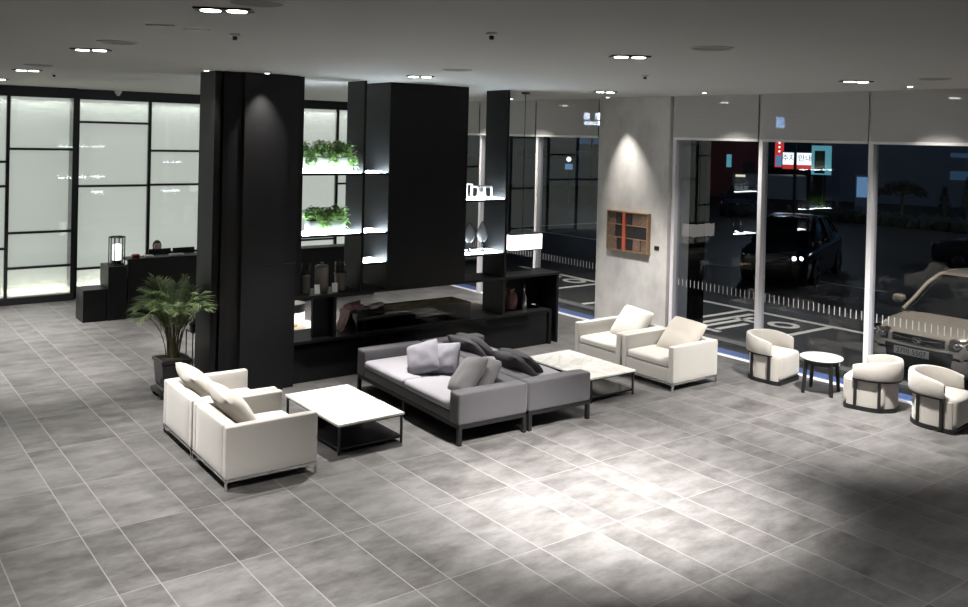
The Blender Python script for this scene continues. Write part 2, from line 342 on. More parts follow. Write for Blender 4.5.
# backlit frosted glass screens along the back
def backlit(idx, y, x0, x1, verts, cells, z0=.13, z1=3.95, head=True):
    """verts = mullion centres; cells = list of (xa, xb, [heights of horizontal bars])"""
    root = sempty('window_%d' % idx)
    f = MB()
    for x in verts: f.box(x - .03, x + .03, y - .03, y + .04, z0, z1)
    for xa, xb, zs in cells:
        for z in zs: f.box(xa + .03, xb - .03, y - .025, y + .035, z - .022, z + .022)
    f.build('mullion_frame', 'frame', root)
    MB().box(x0, x1, y - .05, y + .08, z1, CZ).build('header_panel', 'frame', root)
    MB().box(x0, x1, y - .05, y + .08, 0, z0).build('baseboard_panel', 'frame', root)
    for xa, xb, zs in cells:
        MB().box(xa + .03, xb - .03, y - .004, y + .004, z0, z1).build('frosted_pane', 'frosted', root)
    MB().box(x0, x1, 19.222, 19.236, .05, 4.1).build('backlight_panel', 'cavpanel', root)
    MB().box(x0, x1, y + .10, y + .13, z0 - .06, z0 - .01).build('light_strip', 'cavled', root)
    MB().box(x0, x1, y + .10, y + .13, z1 + .03, z1 + .07).build('light_strip', 'cavled2', root)
    root['label'] = 'backlit frosted glass screen in black steel framing, section %s' % {1: 'nearest the camera', 2: 'behind the reception counter'}[idx]
    return root
vs = [-2.0, .55, 1.8, 2.97, 4.13]
backlit(1, 18.8, -4.9, 4.16, vs, [(-2, .55, [2.95, 1.36]), (.55, 1.8, [3.3, 2.2, .69]), (1.8, 2.97, [2.71, 2.25, 1.07]), (2.97, 4.13, [2.955, 1.36, .69])])
vs = [4.235, 5.63, 6.74, 8.1, 8.9, 9.98, 11.4]
backlit(2, 19.0, 4.19, 11.5, vs, [(4.235, 5.63, [3.5, 2.22, .57]), (5.63, 6.74, [2.94, 2.23, .80]), (6.74, 8.1, [3.4, 2.0, .9]), (8.1, 8.9, [3.0, 1.5]), (8.9, 9.98, [2.6, .9]), (9.98, 11.4, [2.2, 1.0])])
rt = MB().box(4.13, 4.17, 18.84, 19.24, 0, CZ).build('trim_1', 'frame'); struct(rt)

# ---------------- street windows
bays = [(0.95, 2.81), (2.81, 4.69), (4.69, 6.57), (6.57, 8.35), (8.35, 10.06), (11.83, 13.62), (13.62, 15.5), (15.5, 17.35), (17.35, 18.7)]
for i, (a, b) in enumerate(bays):
    r = sempty('window_%d' % (i + 3))
    r['label'] = 'full height street window pane with a dashed safety band'
    MB().box(WX - .01, WX + .01, a + .03, b - .03, .04, CZ).build('glass_pane', 'glass', r)
    m = MB().box(WX - .085, WX + .06, a - .036, a + .036, 0, CZ, .006)
    if i in (4, 8): m.box(WX - .085, WX + .06, b - .036, b + .036, 0, CZ, .006)
    m.build('mullion', 'alu', r)
    MB().box(WX - .03, WX + .03, a + .036, b - .036, 0, .012).build('bottom_rail', 'alu', r)
    d = MB(); y = a + .1
    while y < b - .08:
        d.box(WX - .0125, WX - .0105, y, y + .015, .98, 1.10); y += .083
    d.build('safety_dashes', 'dash', r)
    if i == 0: continue
    rb = thing('roller_blind', '', 'blind', (11.57, (a + b) / 2, CZ), 0, 'roller blinds over the street windows')
    w = (b - a) / 2 - .02
    MB().box(-.004, .004, -w, w, -.69, 0).build('fabric', 'blind', rb)
    MB().box(-.014, .014, -w, w, -.725, -.685, .004).build('bottom_bar', 'bar', rb)
    rb['label'] = ['grey roller blind at the window bay behind the viewpoint', 'grey roller blind beside the champagne car, cut by the picture edge', 'grey roller blind above the champagne car and the ivory tub chairs', 'grey roller blind with the glowing blue sign shining through it',
                   'grey roller blind beside the pale pier, above the cream armchair', 'grey roller blind on the far side of the pale pier, above the white lamp', 'second grey roller blind beyond the pale pier',
                   'grey roller blind seen between the dark cabinet and the narrow upright panel', 'grey roller blind in the far corner of the lobby'][i]
struct(MB().box(11.645, 11.665, .75, 10.1, 0, .006).box(11.645, 11.665, 11.8, 18.7, 0, .006).build('baseboard_right', 'bar'))

# ---------------- dark clad column
cp = [(4.06, 11.02), (4.12, 10.98), (4.12, 11.06), (4.17, 11.06), (4.17, 11.0), (4.23, 10.98), (4.23, 11.02), (4.40, 10.99), (4.42, 10.93), (5.02, 10.93), (5.03, 10.98), (5.19, 10.98), (5.19, 11.56), (4.06, 11.56)]
struct(MB().prism(cp, 0, CZ).box(4.42, 5.17, 10.925, 10.95, 1.66, 1.664).build('column', 'column'), 'dark panelled column rising behind the armchairs')

# ================================================================== CEILING FITTINGS
def twin(x, y, label, power, rot=-.55, aims=None):
    t = thing('twin_downlight', label, 'ceiling light', (x, y, CZ), rot, 'twin recessed downlights')
    f = MB(); f.box(-.175, .175, -.075, .075, -.012, -.0, .004); f.build('trim_plate', 'frame', t)
    for s in (-1, 1):
        MB().lathe([(0, -.016), (.058, -.016), (.062, -.0125), (0, -.0125)], 20, (s * .08, 0, 0)).build('lamp', 'bulb', t, True)
        l = light('SPOT', 'downlight_beam', (s * .08, 0, -.03), power * (.62 if aims and s > 0 and x < 9 else 1), (1, .965, .92), t, None, .05, spot_size=math.radians(64 if (x, y) == (5.82, 5.58) else 74), spot_blend=1.0)
        dv_ = Matrix.Rotation(-rot, 3, 'Z') @ (Vector((.42, .58, -4.1)) if not aims else Vector((*aims[(s + 1) // 2], .35)) - Vector((x, y, CZ))); l.rotation_euler = dv_.to_track_quat('-Z', 'Y').to_euler()
    return t
P0 = 1050
for x, y, p, lab in [(2.03, 5.39, P0 * 1.6, 'twin downlight nearest the viewpoint, its two lamps largest'), (2.14, 9.13, P0 * 1.05, 'second twin downlight, over the bare floor beside the cream armchairs'), (2.32, 13.3, P0 * 1.5, 'third twin downlight, over the floor before the glass screens'), (2.4, 16.4, P0 * 1.3, 'twin downlight in front of the first glass screen'),
                     (5.82, 5.58, P0 * 3.9, 'twin downlight over the bright pool of light in front of the sofas'), (6.17, 9.55, P0 * 2.2, 'twin downlight over the grey sofas, by the dark cabinet'), (6.1, 13.6, P0 * 1.8, 'twin downlight hidden behind the dark cabinet'),
                     (9.68, 5.68, P0 * 1.9, 'twin downlight over the floor before the tub chairs'), (9.9, 10.0, P0 * .85, 'twin downlight by the pale pier'), (9.9, 13.9, P0 * .7, 'twin downlight behind the narrow upright panel'),
                     (5.7, 1.4, P0 * .5, 'twin downlight out of view beside the viewpoint'), (9.6, 1.6, P0 * .4, 'twin downlight out of view near the first street window')]:
    twin(x, y, lab, p, aims=((4.7, 9.2), (8.15, 9.0)) if (x, y) == (6.17, 9.55) else (((9.8, 6.7), (10.4, 6.3)) if (x, y) == (9.68, 5.68) else None))
def small_spot(x, y, tgt, power, label, ang=38):
    t = thing('small_spotlight', label, 'spotlight', (x, y, CZ), 0, 'small recessed spotlights')
    MB().lathe([(.045, 0), (.045, -.012), (.034, -.014), (.03, -.004)], 18).build('trim_ring', 'bar', t, True)
    MB().lathe([(0, -.02), (.028, -.018), (.03, -.006), (0, -.004)], 16).build('lens', 'spotlens', t, True)
    l = light('SPOT', 'spot_beam', (0, 0, -.03), power, (1, .95, .88), t, None, .02, spot_size=math.radians(ang), spot_blend=1.0)
    d = Vector(tgt) - Vector((x, y, CZ - .03)); l.rotation_euler = d.to_track_quat('-Z', 'Y').to_euler()
for a in [(3.93, 10.98, (4.1, 11.2, 2.2), 110, 'small spotlight at the edge of the dark column'), (4.62, 10.72, (4.66, 10.94, 3.0), 260, 'small spotlight grazing the face of the dark column', 60),
          (11.1, 11.15, (11.56, 10.95, 1.9), 330, 'small spotlight over the wooden picture', 50), (10.75, 8.75, (11.65, 8.75, 1.0), 300, 'small spotlight over the blind above the cream armchair', 84),
          (10.75, 5.6, (11.65, 5.6, 1.0), 300, 'small spotlight over the blind near the champagne car', 84), (10.75, 13.4, (11.65, 13.4, 1.0), 300, 'small spotlight over the blind beyond the pale pier', 84), (10.75, 15.2, (11.65, 15.2, 1.0), 300, 'small spotlight over the blind seen past the dark cabinet', 84)]:
    small_spot(*a)
for x, y, lab in [(2.06, 4.95, 'round ceiling speaker behind the nearest twin downlight'), (2.13, 8.18, 'round ceiling speaker beside the second twin downlight'), (2.23, 12.1, 'round ceiling speaker beside the third twin downlight'), (5.73, 4.6, 'round ceiling speaker over the pool of light on the floor'), (5.86, 8.3, 'round ceiling speaker in front of the dark cabinet'), (9.82, 4.84, 'round ceiling speaker near the tub chairs')]:
    t = thing('ceiling_speaker', lab, 'speaker', (x, y, CZ), 0, 'round ceiling speakers')
    MB().lathe([(.17, 0), (.17, -.006), (.155, -.009), (.15, -.004)], 32).build('rim', 'ceil', t, True)
    MB().lathe([(0, -.006), (.152, -.006), (.152, -.002), (0, -.002)], 32).build('grille_cover', 'wall', t)
for x, y, lab in [(2.62, 6.71, 'small dark sensor on the ceiling between two twin downlights'), (7.62, 7.06, 'small dark sensor on the ceiling over the armchairs'), (3.92, 5.13, 'small sensor on the ceiling over the middle of the floor'), (2.75, 13.8, 'small sensor on the ceiling near the glass screens')]:
    t = thing('ceiling_sensor', lab, 'sensor', (x, y, CZ), 0, 'ceiling sensors')
    MB().lathe([(.04, 0), (.04, -.012), (.02, -.02), (0, -.02)], 18).build('base', 'bar', t, True)
    MB().lathe([(.018, -.018), (.018, -.045), (.008, -.05), (0, -.05)], 12).build('head', 'frame', t, True)
for x, y, lab in [(2.01, 6.58, 'slim pale ceiling hatch before the second twin downlight'), (2.3, 6.63, 'small pale ceiling hatch before the ceiling sensor')]:
    tag(MB().box(-.1, .1, -.02, .02, -.008, 0, .003).build('ceiling_hatch', 'bar', loc=(x, y, CZ), rotz=-.5), lab, 'hatch', 'ceiling hatches')
t = thing('security_camera', 'small white dome camera on the ceiling above the reception', 'camera', (4.95, 18.85, CZ))
MB().lathe([(.07, 0), (.07, -.04), (.06, -.05), (0, -.05)], 20).build('housing', 'paper', t, True)
MB().lathe([(.05, -.05), (.047, -.08), (.03, -.1), (0, -.11)], 20).build('dome', 'paper', t, True)

# ================================================================== DARK SHELVING WALL
FY = 11.05   # front plane
dv = thing('shelving_unit', 'tall black open shelving wall with lit shelves beside the dark column', 'shelving', (.035, 0, 0))
b = MB().box(5.17, 9.78, FY + .03, 11.62, 0, .53).build('base_cabinet', 'gloss', dv)
MB().box(5.17, 9.8, FY, 11.66, .53, .57, .003).build('base_top', 'black', dv)
MB().box(9.74, 9.8, FY, 11.66, 0, .53, .002).build('base_end', 'black', dv)
MB().box(5.17, 9.98, FY + .01, 11.62, 1.135, 1.175, .003).build('long_shelf', 'black', dv)
MB().box(9.93, 9.98, FY + .04, 11.62, 0, 1.135, .003).build('end_panel', 'black', dv)
MB().box(9.1, 9.93, 11.58, 11.62, .57, 1.135).build('niche_back', 'black', dv)
MB().box(6.61, 8.0, FY, 12.15, 1.175, CZ - .0, .004).build('tall_cabinet', 'black', dv)
MB().box(6.19, 6.23, FY + .01, 11.56, 1.175, CZ, .003).build('upright', 'black', dv)
MB().box(8.77, 8.82, FY + .01, 11.62, 1.175, CZ, .003).build('upright', 'black', dv)
MB().box(8.77, 8.82, FY + .02, 11.60, .57, 1.135, .003).build('upright', 'black', dv)
MB().box(5.78, 5.83, FY + .02, 11.56, .57, 1.135, .003).box(5.53, 5.78, 11.2, 11.25, .57, 1.135).build('upright', 'black', dv)
MB().box(5.17, 5.29, FY + .05, 11.56, 1.175, CZ, .003).build('upright', 'black', dv)
def shelf(x0, x1, z, y1=11.5):
    s = MB().box(x0, x1, FY + .01, y1, z - .045, z - .012, .002).build('shelf', 'black', dv)
    MB().box(x0 + .015, x1 - .015, FY + .035, y1 - .015, z - .014, z).build('lit_diffuser', 'diffuser', s)
shelf(5.29, 6.19, 2.86); shelf(6.23, 6.61, 2.86); shelf(5.29, 6.19, 2.01); shelf(6.23, 6.61, 2.01); shelf(6.23, 6.61, 1.58)
shelf(8.0, 8.77, 2.43); shelf(8.0, 8.77, 1.585)

# planters with foliage
def planter(x0, x1, z, h, m, label, big):
    t = thing('shelf_planter', label, 'planter', ((x0 + x1) / 2, 11.26, z), 0, 'planters on the lit shelves'); w = (x1 - x0) / 2
    MB().box(-w, w, -.09, .09, 0, h, .008).build('box', m, t, True)
    MB().box(-w + .02, w - .02, -.075, .075, h - .01, h + .004).build('soil', 'soil', t)
    f = MB(); st = MB()
    for k in range(64 if big else 70):
        x = random.uniform(-w, w); y = random.uniform(-.07, .07); hh = random.uniform(.08, .24 if big else .2)
        a = random.uniform(0, 2 * PI); top = Vector((x + .1 * cos(a), y + .09 * sin(a), h + hh)); st.tube([(x, y, h), (x + .03 * cos(a), y + .03 * sin(a), h + hh * .6), top], .0025, 4)
        for q in range(16):
            p = Vector((x, y, h)).lerp(top, random.uniform(.25, 1.0)) + Vector((random.uniform(-.03, .03), random.uniform(-.03, .03), random.uniform(-.02, .02)))
            d = Vector((random.uniform(-1, 1), random.uniform(-1, 1), random.uniform(-.3, .7))); f.leaf(p, d, random.uniform(.05, .085), random.uniform(.034, .055))
    for k in range(9 if big else 4):          # trailing sprigs over the front edge
        x = random.choice([-w * .95, -w * .85, -w * .2, w * .1, w * .9, w]) + random.uniform(-.06, .06); y = -.11 - random.uniform(0, .03)
        for q in range(14):
            f.leaf(Vector((x + random.uniform(-.05, .05), y + random.uniform(-.02, .02), h + .06 - q * .014 * random.uniform(.6, 1.1))), Vector((random.uniform(-1, 1), random.uniform(-1, .1), random.uniform(-.8, .3))), .07, .045)
    st.build('stems', 'stem', t); f.build('foliage', 'ivy', t)
planter(5.42, 6.12, 2.86, .20, 'planter', 'white planter box with dark bushy greenery on the upper lit shelf', True)
planter(5.48, 6.03, 2.01, .17, 'zinc', 'silvery planter box with trailing greenery on the lower lit shelf', False)

# jars on the long shelf
def jar(x, y, label, tall, lidded, r):
    t = thing('storage_jar', label, 'jar', (x, y, 1.175), 0, 'jars on the long shelf')
    if lidded:
        MB().lathe([(0, 0), (r * .85, 0), (r, .02), (r, tall * .8), (r * .92, tall * .86)], 24).build('body', 'grain', t, True)
        MB().lathe([(r * 1.02, tall * .86), (r * 1.02, tall * .9), (r * .8, tall * .94), (.02, tall * .96), (.018, tall * 1.0), (.026, tall * 1.03), (0, tall * 1.05)], 24).build('lid', 'silver', t, True)
    else:
        MB().lathe([(0, 0), (r * .9, 0), (r, .015), (r, tall * .55), (0, tall * .55)], 24).build('contents', 'grain', t, True)
        MB().lathe([(r * 1.04, .0), (r * 1.04, tall * .97), (r * .99, tall), (r * 1.0, tall * .56)], 24).build('glass_body', 'clear', t, True)
        MB().lathe([(r * 1.06, tall * .54), (r * 1.12, tall * .56), (r * 1.12, tall * .60), (r * 1.05, tall * .62)], 24).build('collar', 'silver', t, True)
    return t
jar(5.48, 11.3, 'glass jar half full of grain, beside the dark column', .42, False, .078)
jar(5.74, 11.3, 'tall ribbed jar with a knobbed lid, between the two glass jars', .40, True, .095)
jar(6.03, 11.3, 'glass jar half full of grain, beside the upright panel', .41, False, .078)
for x, lab in [(5.61, 'white card propped between the glass jar and the lidded jar'), (5.88, 'white card propped between the lidded jar and the upright panel jar')]:
    o = MB().box(-.04, .04, -.003, .003, 0, .13).build('card_sign', 'paper', loc=(x, 11.16, 1.176)); o.rotation_euler = (-.12, 0, 0); tag(o, lab, 'card', 'cards on the long shelf')

# smoked glass case, cloth and folded felt on the base
t = thing('display_case', 'low smoked glass display case on the black base cabinet', 'display case', (7.19, 11.34, .57))
W, D, H = .99, .25, .27; g = MB()
g.box(-W, W, -D, -D + .008, .02, H).box(-W, W, D - .008, D, .02, H).box(-W, -W + .008, -D, D, .02, H).box(W - .008, W, -D, D, .02, H); g.build('glass_sides', 'smoked', t)
MB().box(-W - .02, W + .02, -D - .02, D + .02, 0, .02, .003).build('base_tray', 'frame', t)
e = MB(); 
for sx in (-1, 1):
    e.box(sx * W - .006, sx * W + .006, -D - .004, D + .004, H - .008, H + .004)
    for sy in (-1, 1): e.box(sx * W - .006, sx * W + .006, sy * D - .006, sy * D + .006, .02, H)
for sy in (-1, 1): e.box(-W, W, sy * D - .006, sy * D + .006, H - .008, H + .004)
e.build('edge_frame', 'frame', t)
tag(MB().box(-.42, .42, -.15, .15, 0, .16, .01).build('display_block', 'wood', loc=(6.75, 11.36, .591)), 'dark wooden block lying inside the smoked glass case', 'block')
tag(MB().box(-.35, .35, -.13, .13, 0, .05, .01).build('book', 'artblack', loc=(7.6, 11.36, .591)), 'flat dark book lying inside the smoked glass case', 'book')
rows = []
for i in range(15):
    u = i / 14; row = []
    for j in range(15):
        v = j / 14; x = 6.06 + u * .36; y = 11.27 + v * .27
        z = .575 + .36 * max(0, min(1, (u - .05) / .45)) * (1 - .25 * abs(v - .5)) + .028 * sin(v * 17 + u * 6) * (.4 + u) + .02 * noise.noise(Vector((u * 6, v * 6, 2)))
        if x > 6.17: z = max(z, .862)
        row.append((x, y, max(z, .576)))
    rows.append(row)
o = MB().grid(rows).build('silk_scarf', 'pink', None, True); sm = o.modifiers.new('s', 'SOLIDIFY'); sm.thickness = .004
tag(o, 'pink silk scarf draped over the end of the smoked glass case', 'scarf')
for i, (x, y, lab) in enumerate([(6.50, 11.24, 'folded mauve felt slipper nearest the front on the glass case'), (6.64, 11.34, 'folded mauve felt slipper behind the other on the glass case')]):
    t = thing('felt_slipper', lab, 'slipper', (x, y, .845), .25, 'felt slippers on the glass case')
    s = MB().soft(-.14, .14, -.045, .045, 0, .024, .011, (0, .012, 0)); s.build('sole', 'artblack', t, True)
    MB().soft(-.03, .142, -.048, .048, .022, .075, .024, (0, .01, .006)).build('upper', 'mauve', t, True)
tag(MB().box(-.3, .3, -.16, .16, 0, .012, .003).build('cover_board', 'artblack', loc=(6.55, 11.30, .8445 - .0125 + .0)), 'black board lying across the glass case under the slippers', 'board')

# objects in the niche at the end
t = thing('glass_vase', 'squat rose glass vase in the dark end niche', 'vase', (9.2, 11.36, .57))
MB().lathe([(0, 0), (.07, .0), (.115, .05), (.125, .17), (.10, .27), (.06, .31), (.07, .335), (.06, .335)], 28).build('body', 'brownglass', t, True)
MB().lathe([(.072, .335), (.072, .36), (.02, .375), (.02, .39), (0, .395)], 20).build('lid', 'wood', t, True)
t = thing('metal_bottle', 'slim chrome bottle beside the rose glass vase', 'bottle', (9.42, 11.28, .57))
MB().lathe([(0, 0), (.045, 0), (.05, .03), (.05, .17), (.018, .25), (.016, .36)], 20).build('body', 'chrome', t, True)
MB().lathe([(.022, .35), (.024, .4), (0, .405)], 16).build('stopper', 'frame', t, True)
# lanterns and leaf sculptures on the lit shelves by the narrow upright
for x, y, w, h, lab in [(8.2, 11.35, .10, .23, 'white open frame lantern beside the tall cabinet'), (8.47, 11.25, .13, .19, 'white open frame lantern next to the narrow upright')]:
    t = thing('open_lantern', lab, 'lantern', (x, y, 2.43), 0, 'white lanterns on the shelf'); f = MB(); r = .012
    for sx in (-1, 1):
        for sy in (-1, 1): f.box(sx * w - r, sx * w + r, sy * w * .7 - r, sy * w * .7 + r, 0, h)
    for z in (0.0, h - 2 * r):
        for sy in (-1, 1): f.box(-w, w, sy * w * .7 - r, sy * w * .7 + r, z, z + 2 * r)
        for sx in (-1, 1): f.box(sx * w - r, sx * w + r, -w * .7, w * .7, z, z + 2 * r)
    f.build('frame', 'planter', t); MB().box(-w, w, -w * .7, w * .7, h - .006, h + .004).build('top_plate', 'planter', t)
    MB().cyl((0, 0, 0.0), (0, 0, h * .5), .035).build('candle', 'planter', t, True)
for x, lab in [(8.27, 'hammered silver leaf sculpture beside the tall cabinet'), (8.53, 'hammered silver leaf sculpture in the middle of its lit shelf')]:
    t = thing('leaf_sculpture', lab, 'sculpture', (x, 11.28, 1.585), 0, 'silver leaf sculptures')
    MB().lathe([(0, 0), (.07, 0), (.06, .012), (.018, .03), (.012, .20)], 20).build('foot', 'chrome', t, True)
    rows = []
    for i in range(15):
        u = i / 14; w = .085 * sin(PI * min(1, .08 + u * .92)) ** .75 * (1.25 - .5 * u) ; z = .15 + u * .33; a = -.65 + .25 * sin(u * 3)
        rows.append([(w * cos(q) * cos(a) - .028 * sin(q) * sin(a), w * cos(q) * sin(a) + .028 * sin(q) * cos(a), z) for q in [2 * PI * k / 14 for k in range(14)]])
    MB().grid(rows, True, True).build('blade', 'silver', t, True)

# ================================================================== LAMPS BEHIND THE SHELVING
t = thing('pendant_lamp', 'white rectangular pendant lamp hanging over the end of the black shelving', 'lamp', (9.45, 11.40, 1.555))
MB().box(-.33, .33, -.13, .13, 0, .25, .01).build('lamp_shade', 'shade', t)
MB().box(-.34, .34, -.14, .14, .25, .262).box(-.34, .34, -.14, .14, -.012, 0).build('shade_trim', 'frame', t)
MB().cyl((0, 0, .26), (0, 0, CZ - 1.555), .006, n=8).build('cord', 'frame', t)
MB().lathe([(.07, CZ - 1.555), (.07, CZ - 1.585), (0, CZ - 1.585)], 18).build('ceiling_rose', 'frame', t)
t = thing('side_table', 'low white topped table behind the shelving carrying the warm lamp', 'table', (5.98, 12.75, 0))
MB().box(-.4, .4, -.3, .3, .36, .4, .004).build('tabletop', 'marble', t)
for sx in (-1, 1):
    for sy in (-1, 1): MB().box(sx * .36 - .02, sx * .36 + .02, sy * .26 - .02, sy * .26 + .02, 0, .36).build('leg', 'frame', t)
t = thing('table_lamp', 'drum shaded table lamp glowing warmly behind the shelving', 'lamp', (5.98, 12.75, .4))
MB().lathe([(0, 0), (.09, 0), (.09, .015), (.015, .03), (.012, .16), (0, .16)], 20).build('base', 'brass', t, True)
MB().lathe([(.2, .23), (.2, .36), (.195, .36), (.195, .23)], 32).build('lamp_shade', 'zinc', t, True)
MB().lathe([(.2, .10), (.2, .23), (.19, .23), (.19, .10)], 32).build('glowing_band', 'warm', t, True)
MB().lathe([(0, .16), (.19, .16), (.19, .18), (0, .18)], 32).build('diffuser', 'warm', t)
light('POINT', 'lamp_glow', (0, 0, .1), 3, (1, .8, .6), t, None, .05)
t = thing('bench', 'wooden topped bench standing behind the shelving', 'bench', (9.1, 12.35, 0))
MB().box(-.36, .36, -.28, .28, .42, .46, .004).build('tabletop', 'wood', t)
for sx in (-1, 1):
    for sy in (-1, 1): MB().box(sx * .32 - .02, sx * .32 + .02, sy * .24 - .02, sy * .24 + .02, 0, .42).build('leg', 'frame', t)
for x in (5.4,): pass

# ================================================================== FURNITURE
def armchair(label, loc, rotz):
    t = thing('armchair', label, 'armchair', loc, rotz, 'cream armchairs')
    D, W = .47, .485
    f = MB()
    for sy in (-1, 1): f.box(-D, D, sy * (W - .012) - .01, sy * (W - .012) + .01, .085, .108)
    for sx in (-1, 1): f.box(sx * (D - .012) - .01, sx * (D - .012) + .01, -W + .022, W - .022, .085, .108)
    f.build('chrome_rail', 'chrome', t)
    for sx in (-1, 1):
        for sy in (-1, 1): MB().box(sx * (D - .012) - .011, sx * (D - .012) + .011, sy * (W - .012) - .011, sy * (W - .012) + .011, 0, .087, .002).build('leg', 'chrome', t)
    MB().soft(-D + .02, D - .015, -W + .09, W - .09, .108, .30, .012, n=3).build('seat_base', 'cream', t, True)
    for sy in (-1, 1): MB().soft(-D, D, min(sy * W, sy * (W - .095)), max(sy * W, sy * (W - .095)), .108, .605, .016, (0, .004, .004)).build('arm', 'cream', t, True)
    MB().soft(-D, -D + .13, -W + .094, W - .094, .108, .605, .018, (.004, 0, .004)).build('backrest', 'cream', t, True)
    MB().soft(-D + .135, D - .005, -W + .1, W - .1, .302, .41, .035, (.012, .004, .022), 8).build('seat_cushion', 'cream', t, True)
    return t
a0 = armchair('cream armchair nearest the potted palm, turned to the marble table', (3.65, 9.56, 0), -.02)
dup(a0, (3.632, 8.555, 0), -.02, 'cream armchair in front, its side turned to the viewer, beside the marble table')
dup(a0, (9.83, 9.50, 0), PI, 'cream armchair against the pale pier, with the plump white pillow')
dup(a0, (9.83, 8.51, 0), PI, 'cream armchair nearer the street windows and tub chairs, with the oatmeal pillow')

def sofa(label, loc, rotz):
    t = thing('sofa', label, 'sofa', loc, rotz, 'grey sofas standing back to back')
    D, W = .47, 1.235
    f = MB().box(-D + .01, D - .01, -W + .01, W - .01, .18, .225)
    f.build('frame', 'frame', t)
    for sx in (-1, 1):
        for sy in (-1, 0, 1):
            MB().prism([(sx * (D - .026) + a * .022, sy * (W - .026) + c * .022) for a, c in ((-1, -1), (1, -1), (1, 1), (-1, 1))], 0, .185).build('leg', 'frame', t)
    MB().soft(-D, D - .01, -W + .2, W - .2, .225, .335, .015, n=3).build('seat_base', 'grey', t, True)
    for sy in (-1, 1): MB().soft(-D, D, min(sy * W, sy * (W - .2)), max(sy * W, sy * (W - .2)), .225, .57, .022, (.003, .004, .006)).build('arm', 'grey', t, True)
    MB().soft(-D, -D + .2, -W + .2, W - .2, .225, .57, .022, (.003, 0, .006)).build('backrest', 'grey', t, True)
    for sy in (-1, 1): MB().soft(-D + .2, D, min(0, sy * (W - .203)), max(0, sy * (W - .203)), .337, .445, .04, (.012, .003, .02), 8, sy).build('seat_cushion', 'seatgrey', t, True)
    return t
s0 = sofa('grey sofa facing the cream armchairs with pale seat cushions and light pillows', (6.224, 9.10, 0), PI - .042)
dup(s0, (7.197, 9.065, 0), -.042, 'grey sofa turned away towards the street windows, charcoal cushions on it')

def cushion(loc, rot, m, label, group, s=.25, th=.085, seed=0, name='throw_pillow'):
    t = bmesh.new(); n = 16; G = []
    for sg in (1, -1):
        g = []
        for i in range(n + 1):
            row = []
            for j in range(n + 1):
                u, v = i / n * 2 - 1, j / n * 2 - 1
                k = max(0, (1 - abs(u) ** 2.6) * (1 - abs(v) ** 2.6)) ** .55
                pin = 1 - .025 * (1 - v * v) * abs(u) ** 3; pin2 = 1 - .025 * (1 - u * u) * abs(v) ** 3
                cr = 1 - .06 * abs(u * v) ** 5; p = Vector((u * s * pin * cr, v * s * pin2 * cr, sg * (th * k + .004)))
                p += k * .02 * noise.noise_vector(Vector((u * 1.9 + seed * 5, v * 1.9, seed)))
                row.append(t.verts.new(p))
            g.append(row)
        G.append(g)
    for q, g in enumerate(G):
        for i in range(n):
            for j in range(n):
                f = (g[i][j], g[i + 1][j], g[i + 1][j + 1], g[i][j + 1]); t.faces.new(f if q == 0 else f[::-1])
    a, b = G
    edge = [(i, 0) for i in range(n)] + [(n, j) for j in range(n)] + [(i, n) for i in range(n, 0, -1)] + [(0, j) for j in range(n, 0, -1)]
    for k in range(len(edge)):
        (i, j), (i2, j2) = edge[k], edge[(k + 1) % len(edge)]
        t.faces.new((a[i][j], b[i][j], b[i2][j2], a[i2][j2]))
    bmesh.ops.recalc_face_normals(t, faces=t.faces[:])
    mb = MB(); mb._add(t); o = mb.build(name, m, None, True); o.location = loc; o.rotation_euler = rot
    return tag(o, label, 'cushion', group)
# rotations: first tip the pillow upright against the back (leaning on y axis), spin in its plane with rot z order handled by matrix
def lean(loc, tip, facing, spin, m, label, group, s=.25, th=.085, seed=0):
    """facing: heading of the pillow's front (world angle); tip: lean back from the vertical; spin: turn within its own plane"""
    o = cushion(loc, (0, 0, 0), m, label, group, s, th, seed)
    R = Matrix.Rotation(facing, 3, 'Z') @ Matrix.Rotation(PI / 2 - tip, 3, 'Y') @ Matrix.Rotation(spin, 3, 'Z')
    o.rotation_euler = R.to_euler(); return o
GA = 'pillows on the cream armchairs'
lean((3.44, 9.66, .615), .78, -.12, .22, 'pillow', 'oatmeal pillow on the armchair nearest the potted palm', GA, .26, .10, 1)
lean((3.45, 8.70, .62), .78, -.12, .2, 'pillow', 'oatmeal pillow on the front armchair beside the marble table', GA, .27, .10, 2)
lean((10.03, 9.44, .60), .70, PI + .12, -.12, 'cream', 'plump white pillow on the armchair by the pale pier', GA, .29, .12, 3)
lean((10.04, 8.47, .60), .78, PI + .12, -.10, 'pillow', 'oatmeal pillow on the armchair nearer the tub chairs', GA, .30, .115, 4)
GB = 'cushions on the grey sofas'
lean((6.12, 9.26, .63), .62, PI + .45, .42, 'lilac', 'pale cushion in front of its pair on the sofa facing the armchairs', GB, .215, .10, 5)
lean((6.33, 9.07, .64), .50, PI + .35, .2, 'lilac', 'pale cushion standing behind the other against the sofa back', GB, .195, .09, 6)
lean((6.12, 8.32, .62), .70, PI - .35, .3, 'midgrey', 'mid grey cushion in front, by the near arm of the facing sofa', GB, .26, .11, 7)
lean((6.33, 8.27, .61), .60, PI - .2, .1, 'midgrey', 'mid grey cushion tucked behind the other by the near sofa arm', GB, .22, .09, 8)
lean((7.03, 9.55, .57), .85, .05, .06, 'darkgrey', 'charcoal cushion against the back of the turned away sofa, at its far end', GB, .25, .09, 9)
lean((7.24, 9.66, .57), .95, -.1, -.1, 'darkgrey', 'charcoal cushion leaning second in the far pair of the turned away sofa', GB, .25, .09, 10)
lean((6.99, 8.50, .58), .85, .0, -.05, 'darkgrey', 'charcoal cushion against the back of the turned away sofa, at its near end', GB, .26, .09, 11)
